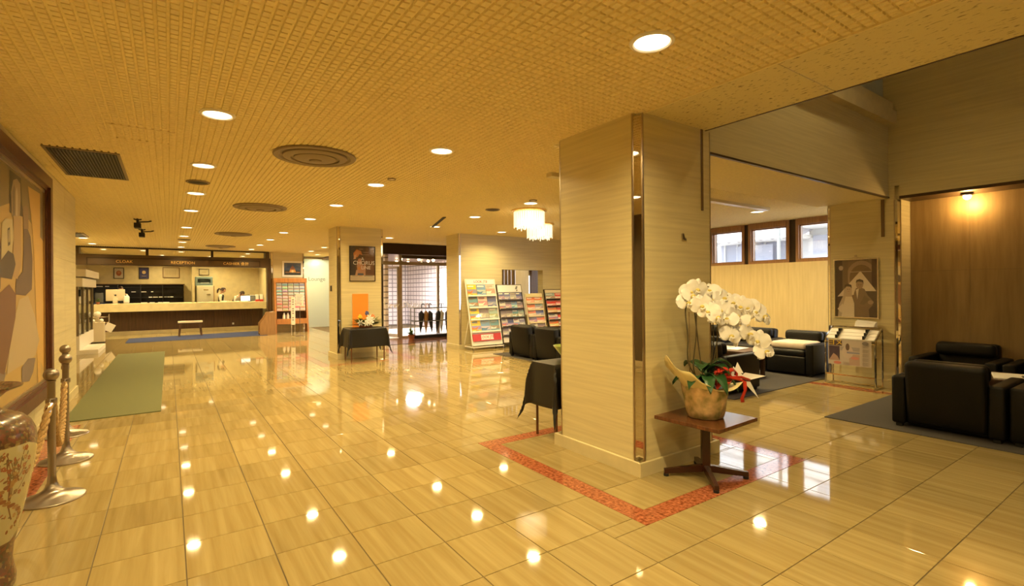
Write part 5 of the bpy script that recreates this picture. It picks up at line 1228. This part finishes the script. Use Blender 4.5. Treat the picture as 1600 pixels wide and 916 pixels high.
# black key shelf
t = thing('key_shelf', 'long black pigeonhole shelf behind the reception desk', 'shelf', (-.86, 22.98, 0))
part('back_board', MB().box(-1.32, 1.34, -.02, -.0005, .75, 1.69), 'black_plastic', t, smooth=False)
for k in range(5): part('shelf_board', MB().box(-1.32, 1.34, -.30, -.021, .80 + k * .2, .815 + k * .2), 'black_plastic', t, smooth=False)
for x in (-1.32, -.66, 0, .66, 1.32): part('divider', MB().box(x, x + .015, -.295, -.022, .752, 1.688), 'black_plastic', t, smooth=False)
part('top_board', MB().box(-1.34, 1.36, -.31, -.0006, 1.6885, 1.715), 'wood_dark', t, smooth=False)
rk = random.Random(2)
for (x, k, l) in [(-1.2, 4, .25), (-.95, 4, .1), (-.2, 3, .12), (.1, 3, .14), (.35, 3, .06), (.3, 2, .1), (.45, 2, .14), (.62, 2, .12), (.8, 2, .16), (1.0, 2, .1), (1.15, 2, .1), (.1, 1, .2), (.35, 1, .15), (.6, 1, .16), (.95, 1, .25)]:
    tag(link('paper_slip', MB().slab(-l / 2, l / 2, -.1, .1, 0, .025, .003).mesh('paper_slip', 'paper', False), None, (-.86 + x - .2 * (x > .9), 22.98 - .18, .8152 + k * .2)), 'small white paper stack on the black shelf', 'paper', 'paper stacks on the black shelf')
# frames on the reception wall
def rp_(w, h, draw):
    p = Print(); draw(p, w, h); return p
def d1(p, w, h): p.rect(-w, w, -h, h, (.70, .62, .5)); p.ell(0, 0, w * .6, h * .55, (.45, .12, .06)); p.ell(.0, .03, w * .35, h * .3, (.6, .25, .12))
def d2(p, w, h): p.rect(-w, w, -h, h, (.05, .05, .18)); p.ell(0, .03, w * .42, h * .32, (.70, .55, .28)); p.rect(-w * .5, w * .5, -h * .6, -h * .5, (.5, .4, .25))
def d3(p, w, h):
    p.rect(-w, w, -h, h, (.66, .55, .33))
    for k in range(7): p.rect(-w * .7 + k * w * .2, -w * .7 + k * w * .2 + .02, -h * .6, h * .5, (.5, .4, .22))
def d4(p, w, h): p.rect(-w, w, -h, h, (.68, .58, .36)); p.rect(-w * .5, w * .5, -.01, .01, (.45, .36, .2))
framed('wall_picture', 'small black framed red picture on the reception wall', 'picture', (-1.49, 22.999, 2.11), (0, 0, 0), .15, .20, .022, .03, 'black_plastic', rp_(.128, .178, d1))
framed('wall_plaque', 'dark blue plaque with gold emblem on the reception wall', 'plaque', (-.755, 22.999, 2.12), (0, 0, 0), .15, .21, .015, .03, 'black_plastic', rp_(.135, .195, d2))
framed('certificate', 'wide cream certificate in thin dark frame on reception wall', 'certificate', (.08, 22.999, 2.15), (0, 0, 0), .265, .20, .018, .03, 'frame_brown', rp_(.247, .182, d3))
framed('certificate', 'small certificate in black frame above the grey printer', 'certificate', (1.14, 22.899, 2.18), (0, 0, 0), .17, .125, .02, .03, 'black_plastic', rp_(.15, .105, d4))
# safe and printer
t = thing('office_safe', 'cream office safe with lever behind the reception desk', 'safe', (1.14, 22.45, 0))
part('body', MB().slab(-.28, .27, -.25, .25, 0, 1.645, .01), 'safe_paint', t, smooth=False); part('door_leaf', MB().box(-.25, .2, -.272, -.2505, .05, 1.60), 'safe_paint', t, smooth=False)
part('wood_side', MB().box(.2705, .30, -.25, .25, 0, 1.64), 'wood_stand', t, smooth=False); part('lever', MB().box(.05, .17, -.30, -.2725, 1.30, 1.325), 'chrome', t, smooth=False); part('name_plate', MB().box(-.05, .1, -.276, -.2725, 1.47, 1.5), 'brass', t, smooth=False)
t = thing('printer', 'slate grey printer standing on top of the cream safe', 'printer', (1.12, 22.45, 1.6452))
part('body', MB().slab(-.30, .27, -.22, .24, 0, .10, .01).slab(-.30, .27, -.05, .24, .10, .26, .01).slab(-.30, .27, -.22, .24, .26, .34, .015).box(-.30, -.22, -.22, -.05, .10, .26).box(.2, .27, -.22, -.05, .10, .26), 'slate_plastic', t, smooth=False)
part('output_sheet', MB().box(-.12, .15, -.2, -.06, .101, .112), 'paper', t, smooth=False)
# monitor
t = thing('desktop_monitor', 'beige back of a computer monitor on the reception desk', 'monitor', (-1.45, 20.95, 1.0405), pi)
part('screen_shell', add_rbox(MB(), 0, 0, .09, .50, .05, .38, .012), 'beige_plastic', t)
part('stand', MB().hexa([(-.10, -.09, 0), (.10, -.09, 0), (-.10, .09, 0), (.10, .09, 0), (-.10, -.09, .012), (.10, -.09, .012), (-.10, .09, .012), (.10, .09, .012)]).hexa([(-.06, -.03, .01), (.06, -.03, .01), (-.06, .05, .01), (.06, .05, .01), (-.06, -.02, .2), (.06, -.02, .2), (-.06, .03, .2), (.06, .03, .2)]), 'beige_plastic', t, smooth=False)
part('emblem', MB().lathe([(1e-6, 0), (.03, 0), (.03, .003), (1e-6, .003)], 14, (0, .025, .28), axis='y').xf(Matrix.Identity(4)), 'grey_plastic', t)
part('screen_face', MB().box(-.23, .23, -.027, -.0252, .12, .45), 'screen_lit', t, smooth=False)
# other counter items
t = thing('telephone_box', 'black card terminal box left of the monitor', 'terminal', (-1.86, 20.95, 1.0405)); part('housing', MB().hexa([(-.11, -.12, 0), (.11, -.12, 0), (-.11, .12, 0), (.11, .12, 0), (-.10, 0, .36), (.10, 0, .36), (-.10, .10, .36), (.10, .10, .36)]), 'black_plastic', t, smooth=False); part('base', MB().box(-.14, .14, -.16, .14, 0, .03), 'carpet_blue', t, smooth=False)
t = thing('small_plant', 'small green plant at the left end of the reception desk', 'potted plant', (-1.86, 20.55, 1.0405)); part('pot', MB().lathe([(1e-6, 0), (.035, 0), (.05, .07), (1e-6, .065)], 12), 'terracotta', t)
q = MB(); rq = random.Random(1)
for k in range(40):
    a = rq.uniform(0, 6.28); e = rq.uniform(.2, 1.4); d = Vector((cos(a) * cos(e), sin(a) * cos(e), sin(e))) * rq.uniform(.08, .17); s = d.cross(Vector((0, 0, 1))).normalized() * .012; q.quad((0, 0, .06), d * .5 + s + Vector((0, 0, .06)), d + Vector((0, 0, .06)), d * .5 - s + Vector((0, 0, .06)))
part('foliage', q, 'fern', t, smooth=False)
tag(link('white_bag', add_rbox(MB(), 0, 0, 0, .16, .14, .26, .05).mesh('white_bag', 'paper'), None, (-1.16, 20.9, 1.0405)), 'white bag standing right of the desk monitor', 'bag')
t = thing('desk_lamp', 'lit desk lamp with angled arm right of the receptionists', 'lamp', (2.42, 21.1, 1.0405), 0)
part('base', MB().lathe([(.07, 0), (.07, .015), (1e-6, .02)], 16, (.1, 0, 0)), 'black_plastic', t); part('arm', MB().tube([(.1, 0, .01), (.08, 0, .25), (-.25, 0, .20)], .009, 6), 'black_plastic', t); part('lit_screen', MB().box(-.20, .10, -.01, .01, .02, .20), 'lamp_shade_lit', t, smooth=False)
tag(link('machine', add_rbox(MB(), 0, 0, 0, .50, .35, .22, .03).mesh('machine', 'grey_plastic'), None, (2.78, 21.75, 1.04)), 'dark grey office machine behind the desk lamp', 'machine')['kind'] = 'thing'
tag(link('side_cabinet', MB().slab(2.52, 3.05, 21.5, 22.0, 0, 1.0395, .005).mesh('side_cabinet', 'safe_paint', False)), 'cream cabinet carrying the grey office machine', 'cabinet')
for n, x in enumerate((2.72, 2.86)):
    t = thing('leaflet_holder', ('left', 'right')[n] + ' red leaflet holder at the right end of the desk', 'leaflet holder', (x, 20.75, 1.0405))
    part('tray', MB().box(-.06, .06, -.07, .07, 0, .07), 'ribbon_red', t, smooth=False); part('leaflets', MB().hexa([(-.05, -.04, .05), (.05, -.04, .05), (-.05, .0, .05), (.05, .0, .05), (-.05, .02, .26), (.05, .02, .26), (-.05, .05, .26), (.05, .05, .26)]), 'paper', t, smooth=False)
# bench
t = thing('bench', 'small bench with pale top and dark legs before the desk', 'bench', (.56, 18.95, .0105))
part('seat', MB().slab(-.33, .33, -.16, .16, .42, .47, .006), 'beige_plastic', t, smooth=False)
for sx_ in (-1, 1):
    for sy_ in (-1, 1): part('leg', MB().hexa([(sx_ * .30 - .025, sy_ * .13 - .02, 0), (sx_ * .30 + .025, sy_ * .13 - .02, 0), (sx_ * .30 - .025, sy_ * .13 + .02, 0), (sx_ * .30 + .025, sy_ * .13 + .02, 0), (sx_ * .26 - .03, sy_ * .12 - .02, .4195), (sx_ * .26 + .03, sy_ * .12 - .02, .4195), (sx_ * .26 - .03, sy_ * .12 + .02, .4195), (sx_ * .26 + .03, sy_ * .12 + .02, .4195)]), 'wood_dark', t, smooth=False)

# glass showcase on the left
t = thing('glass_showcase', 'tall white glass showcase beyond the left wall', 'showcase', (-1.98, 16.0, 0))
part('plinth', MB().slab(-.38, .30, -1.1, 1.5, 0.1, .42, .004), 'white_enamel', t, smooth=False); part('step', MB().slab(-.38, .63, -1.1, .5, 0, .099, .004), 'white_enamel', t, smooth=False)
part('canopy', MB().slab(-.38, .42, -1.1, 1.5, 1.78, 1.95, .004).slab(-.38, .36, -1.1, 1.5, 1.55, 1.75, .004), 'white_enamel', t, smooth=False)
part('back_panel', MB().box(-.38, -.34, -1.1, 1.5, .42, 1.55), 'grey_plastic', t, smooth=False)
for y in (-1.08, -.25, .6, 1.46): part('mullion', MB().box(.24, .29, y - .02, y + .02, .42, 1.55), 'steel', t, smooth=False)
for a, b in ((-1.06, -.27), (-.23, .58), (.62, 1.44)): part('pane', MB().box(.262, .268, a, b, .42, 1.55), 'glass', t, smooth=False)
for n, y in enumerate((-.65, .18, 1.0)): part('display_panel', MB().box(-.10, -.07, y - .27, y + .27, .75, 1.50), 'paper_cream', t, smooth=False)
part('handle', MB().box(.29, .33, -1.1, -1.0, 1.33, 1.48), 'black_plastic', t, smooth=False)
t = thing('umbrella_bagger', 'cream umbrella bag dispenser beyond the glass showcase', 'dispenser', (-1.62, 18.15, 0))
part('body', MB().slab(-.16, .12, -.14, .14, .03, .58, .01), 'beige_plastic', t, smooth=False); part('base', MB().box(-.17, .13, -.15, .15, 0, .0299), 'black_plastic', t, smooth=False)
part('dome', MB().ball((-.04, 0, .80), .085, 14, 8), 'white_enamel', t); part('rail', MB().tube([(-.2, 0, .58), (-.2, 0, .85), (-.16, 0, .72), (.2, 0, .72), (.22, 0, .8), (.22, 0, .58), (.12, 0, .55)], .012, 6), 'chrome', t); part('hanging_bag', MB().box(.13, .34, -.015, .0, .32, .55).xf(Matrix.Translation((.2, 0, .45)) @ Matrix.Rotation(.5, 4, 'Y') @ Matrix.Translation((-.2, 0, -.45))), 'white_paint', t, smooth=False); part('knob', MB().ball((-.12, -.12, .62), .045, 10, 6).ball((.06, -.12, .63), .05, 10, 6), 'white_enamel', t); part('neck', MB().box(-.07, .0, -.03, .03, .58, .75), 'beige_plastic', t, smooth=False)

# ================================================================== ENTRANCE
t = thing('umbrella_rack', 'grey tube umbrella rack inside the glass entrance', 'rack', (6.45, 13.55, 0))
fr = MB()
for x in (-.62, .62):
    for y in (-.14, .14): fr.tube([(x, y, 0), (x, y, .90)], .014, 6)
for z in (.50, .88):
    for y in (-.14, .14): fr.tube([(-.62, y, z), (.62, y, z)], .012, 6)
    for x in (-.62, .62): fr.tube([(x, -.14, z), (x, .14, z)], .012, 6)
part('tube_frame', fr, 'grey_plastic', t); part('drip_tray', MB().slab(-.64, .64, -.17, .17, .02, .10, .01), 'black_plastic', t, smooth=False)
lb = ['black umbrella nearest the left end of the rack', 'brown folded umbrella second in the rack', 'black umbrella in the middle of the rack', 'black umbrella right of the middle of the rack', 'pale clear umbrella near the right rack end', 'dark umbrella at the right rack end']
for n, (x, m, tl) in enumerate(((-.38, 'umbrella_black', .05), (-.20, 'wood_stand', .0), (.0, 'umbrella_black', -.12), (.14, 'umbrella_black', .10), (.30, 'umbrella_clear', 0), (.48, 'umbrella_black', .06))):
    u = thing('umbrella', lb[n], 'umbrella', (6.45 + x, 13.55, .101), 0, 'umbrellas in the entrance rack'); M = Matrix.Rotation(tl, 4, 'Y')
    part('canopy', MB().lathe([(.012, .05), (.045, .25), (.075, .48), (.085, .62), (.03, .68), (.012, .70)], 10).xf(M), m, u)
    part('shaft', MB().tube([(0, 0, 0), (0, 0, .80)], .006, 6).xf(M), 'steel', u)
    part('handle', MB().tube([(0, 0, .78), (0, 0, .86), (.015, 0, .90), (.05, 0, .91), (.075, 0, .885), (.075, 0, .86)], .011, 6).xf(M), 'black_plastic' if n != 1 else 'wood_orange', u)
t = thing('fern_pot', 'small leafy pot on the floor beside the umbrella rack', 'potted plant', (5.66, 13.25, .0)); part('pot', MB().lathe([(1e-6, 0), (.07, 0), (.10, .15), (.09, .15), (1e-6, .13)], 14), 'terracotta', t)
q = MB()
for k in range(70):
    a = rq.uniform(0, 6.28); e = rq.uniform(.1, 1.3); d = Vector((cos(a) * cos(e), sin(a) * cos(e), sin(e))) * rq.uniform(.12, .27); s = d.cross(Vector((0, 0, 1))).normalized() * .02; o_ = Vector((0, 0, .13)); q.quad(o_, d * .5 + s + o_, d + o_, d * .5 - s + o_)
kind_stuff(part('foliage', q, 'fern', t, smooth=False))

# ================================================================== PEOPLE BEHIND THE DESK
def person(label, loc, rz, height, lean, head_pitch, arm_fwd, pony, vest=True):
    t = thing('person', label, 'person', loc, rz)      # faces local -Y
    k = height / 1.62
    J, R_, Ed = [], [], []
    def j(p, r, par=None):
        J.append(Vector(p) * k); R_.append(r * k); i = len(J) - 1
        if par is not None: Ed.append((par, i))
        return i
    def ln(p, amt=1.0):   # lean the upper body forward about the hips
        x, y, z = p
        if z > .88: dz = z - .88; y, z = y - sin(lean) * dz, .88 + cos(lean) * dz
        return (x, y, z)
    pel = j((0, 0, .88), .125); wa = j(ln((0, 0, 1.02)), .112, pel); ch = j(ln((0, 0, 1.20)), .128, wa); up = j(ln((0, .01, 1.32)), .10, ch); ne = j(ln((0, 0, 1.40)), .046, up)
    hx = Vector(ln((0, 0, 1.44))); hp = Vector((0, -sin(lean + head_pitch), cos(lean + head_pitch)))
    h1 = j(tuple(hx), .048, ne); 
    for s in (-1, 1):
        hip = j((s * .085, 0, .82), .088, pel); kn = j((s * .09, -.01, .46), .056, hip); an = j((s * .09, .02, .08), .036, kn); j((s * .09, -.13, .035), .030, an)
        sh = j(ln((s * .15, 0, 1.325)), .062, up); el = j(ln((s * .20, -.04 - .16 * arm_fwd, 1.09)), .040, sh); e = J[el] / k
        wr = j((e.x - s * .05, e.y - .20, e.z + .0), .027, el); wv = J[wr] / k
        pm = j((wv.x - s * .01, wv.y - .05, wv.z), .030, wr); pv = J[pm] / k
        for f, (dx, L) in enumerate(((-.026, .070), (-.009, .080), (.009, .076), (.025, .060))):
            b = j((pv.x + dx, pv.y - .035, pv.z), .0095, pm); j((pv.x + dx * 1.1, pv.y - .035 - L * .55, pv.z - .008), .0085, b); j((pv.x + dx * 1.1, pv.y - .035 - L, pv.z - .03), .007, len(J) - 1)
        b = j((pv.x - s * .035, pv.y - .0, pv.z - .004), .010, pm); j((pv.x - s * .05, pv.y - .035, pv.z - .012), .008, b)
    me = bpy.data.meshes.new('body'); me.from_pydata([tuple(v) for v in J], Ed, [])
    o = bpy.data.objects.new('body', me); COL.objects.link(o)
    sk = o.modifiers.new('skin', 'SKIN')
    for v, r in zip(me.skin_vertices[0].data, R_): v.radius = (r, r * .82 if r > .09 else r)
    me.skin_vertices[0].data[0].use_root = True
    ss = o.modifiers.new('sub', 'SUBSURF'); ss.levels = 1; ss.render_levels = 1
    dg = bpy.context.evaluated_depsgraph_get(); m2 = bpy.data.meshes.new_from_object(o.evaluated_get(dg)); bpy.data.objects.remove(o)
    # head joined into the same body mesh
    hb = MB(); Mh = Matrix.Translation(hx * k) @ Matrix.Rotation(lean + head_pitch, 4, 'X')
    hb.ball((0, 0, 0), 1, 20, 14)
    for i in range(len(hb.v)):
        x, y, z = hb.v[i]; tp = 1 - .22 * max(0, -z); hb.v[i] = (x * .072 * tp * k, (y * .092 * tp - .012) * k, (z * .112 + .095) * k)
    b = len(hb.v)
    hb.hexa([(-.013 * k, -.10 * k, .078 * k), (.013 * k, -.10 * k, .078 * k), (-.006 * k, -.09 * k, .078 * k), (.006 * k, -.09 * k, .078 * k), (-.004 * k, -.10 * k, .115 * k), (.004 * k, -.10 * k, .115 * k), (-.004 * k, -.09 * k, .115 * k), (.004 * k, -.09 * k, .115 * k)])
    hb.v[b] = (-.012 * k, -.117 * k, .078 * k); hb.v[b + 1] = (.012 * k, -.117 * k, .078 * k)
    for s in (-1, 1): hb.ball((s * .072 * k, .0, .095 * k), .022 * k, 8, 6, (.35, .7, 1.2))
    hb.xf(Mh)
    off = len(m2.vertices); bm = bmesh.new(); bm.from_mesh(m2); nv = [bm.verts.new(v) for v in hb.v]
    for f in hb.f:
        try: bm.faces.new([nv[i] for i in f])
        except ValueError: pass
    # clothing colours by region through material slots
    m2.materials.clear()
    for q in ('skin', 'white_shirt', 'black_vest'): m2.materials.append(MATS[q])
    for f in bm.faces:
        c = f.calc_center_median() / k; f.smooth = True
        zz = c.z; hand = abs(c.x) > .10 and False
        f.material_index = 0
        if zz < .86: f.material_index = 2
        else:
            dz = .88 + ((c.z - .88) * cos(lean) - c.y * sin(lean))
            if dz < 1.375 and (c - Vector(hx)).length > .08: f.material_index = 1
            e = abs(c.x) > .135
            if vest and dz < 1.35 and abs(c.x) < .125 and dz > .86 and c.y > -.30: f.material_index = 2
            # hands: beyond the wrist
    wl_ = [J[i] / k for i in range(len(J))]
    for f in bm.faces:
        c = f.calc_center_median() / k
        if f.material_index == 1 and c.z < 1.22:
            for i, (v, r) in enumerate(zip(wl_, R_)):
                if r / k < .0105 + .0001 or abs(r / k - .030) < .0005 and v.z > .5:
                    if (c - v).length < .05: f.material_index = 0; break
    bm.to_mesh(m2); bm.free(); link('body', m2, t)
    # hair
    hm = MB(); hm.ball((0, 0, 0), 1, 22, 14)
    keep = []
    for i in range(len(hm.v)):
        x, y, z = hm.v[i]
        if y < -.35 and z < .45: s_ = .93
        else: s_ = 1.10
        hm.v[i] = (x * .072 * s_ * k, (y * .092 * s_ - .010) * k, (z * .112 * s_ + .097) * k)
        if z < -.35: hm.v[i] = (hm.v[i][0] * .8, hm.v[i][1] * .8 + .01 * k, hm.v[i][2] + .03 * k)
    hm.xf(Mh); part('hair', hm, 'hair', t)
    if pony: part('ponytail', MB().tube([tuple(Mh @ (Vector(p) * k)) for p in ((0, .09, .10), (0, .14, .09), (0, .155, .02), (0, .13, -.05), (0, .12, -.10))], [.02 * k, .032 * k, .036 * k, .028 * k, .008 * k], 10), 'hair', t)
    ey = MB()
    for s in (-1, 1): ey.ball(tuple(Mh @ (Vector((s * .028, -.091, .108)) * k)), .009 * k, 8, 6)
    part('eyes', ey, 'eye', t)
    part('mouth', MB().ball((0, 0, 0), .016 * k, 10, 6, (1, .35, .35)).xf(Mh @ Matrix.Translation((0, -.090 * k, .043 * k))), 'lip', t)
    part('collar', MB().lathe([(.056 * k, -.02 * k), (.062 * k, -.035 * k), (.075 * k, -.06 * k)], 16).xf(Matrix.Translation(Vector(ln((0, 0, 1.43))) * k) @ Matrix.Rotation(lean, 4, 'X')), 'white_shirt', t)
    return t
person('woman with ponytail in white shirt and black vest looking down', (1.58, 21.6, 0), radians(70), 1.56, .10, .35, .1, True)
person('dark haired person in a dark jacket bending low over the desk', (2.02, 22.25, 0), radians(45), 1.60, .75, .15, .6, False)
person('dark haired person mostly hidden behind the desk monitor', (-1.36, 21.95, 0), radians(0), 1.60, .08, .25, .7, False)
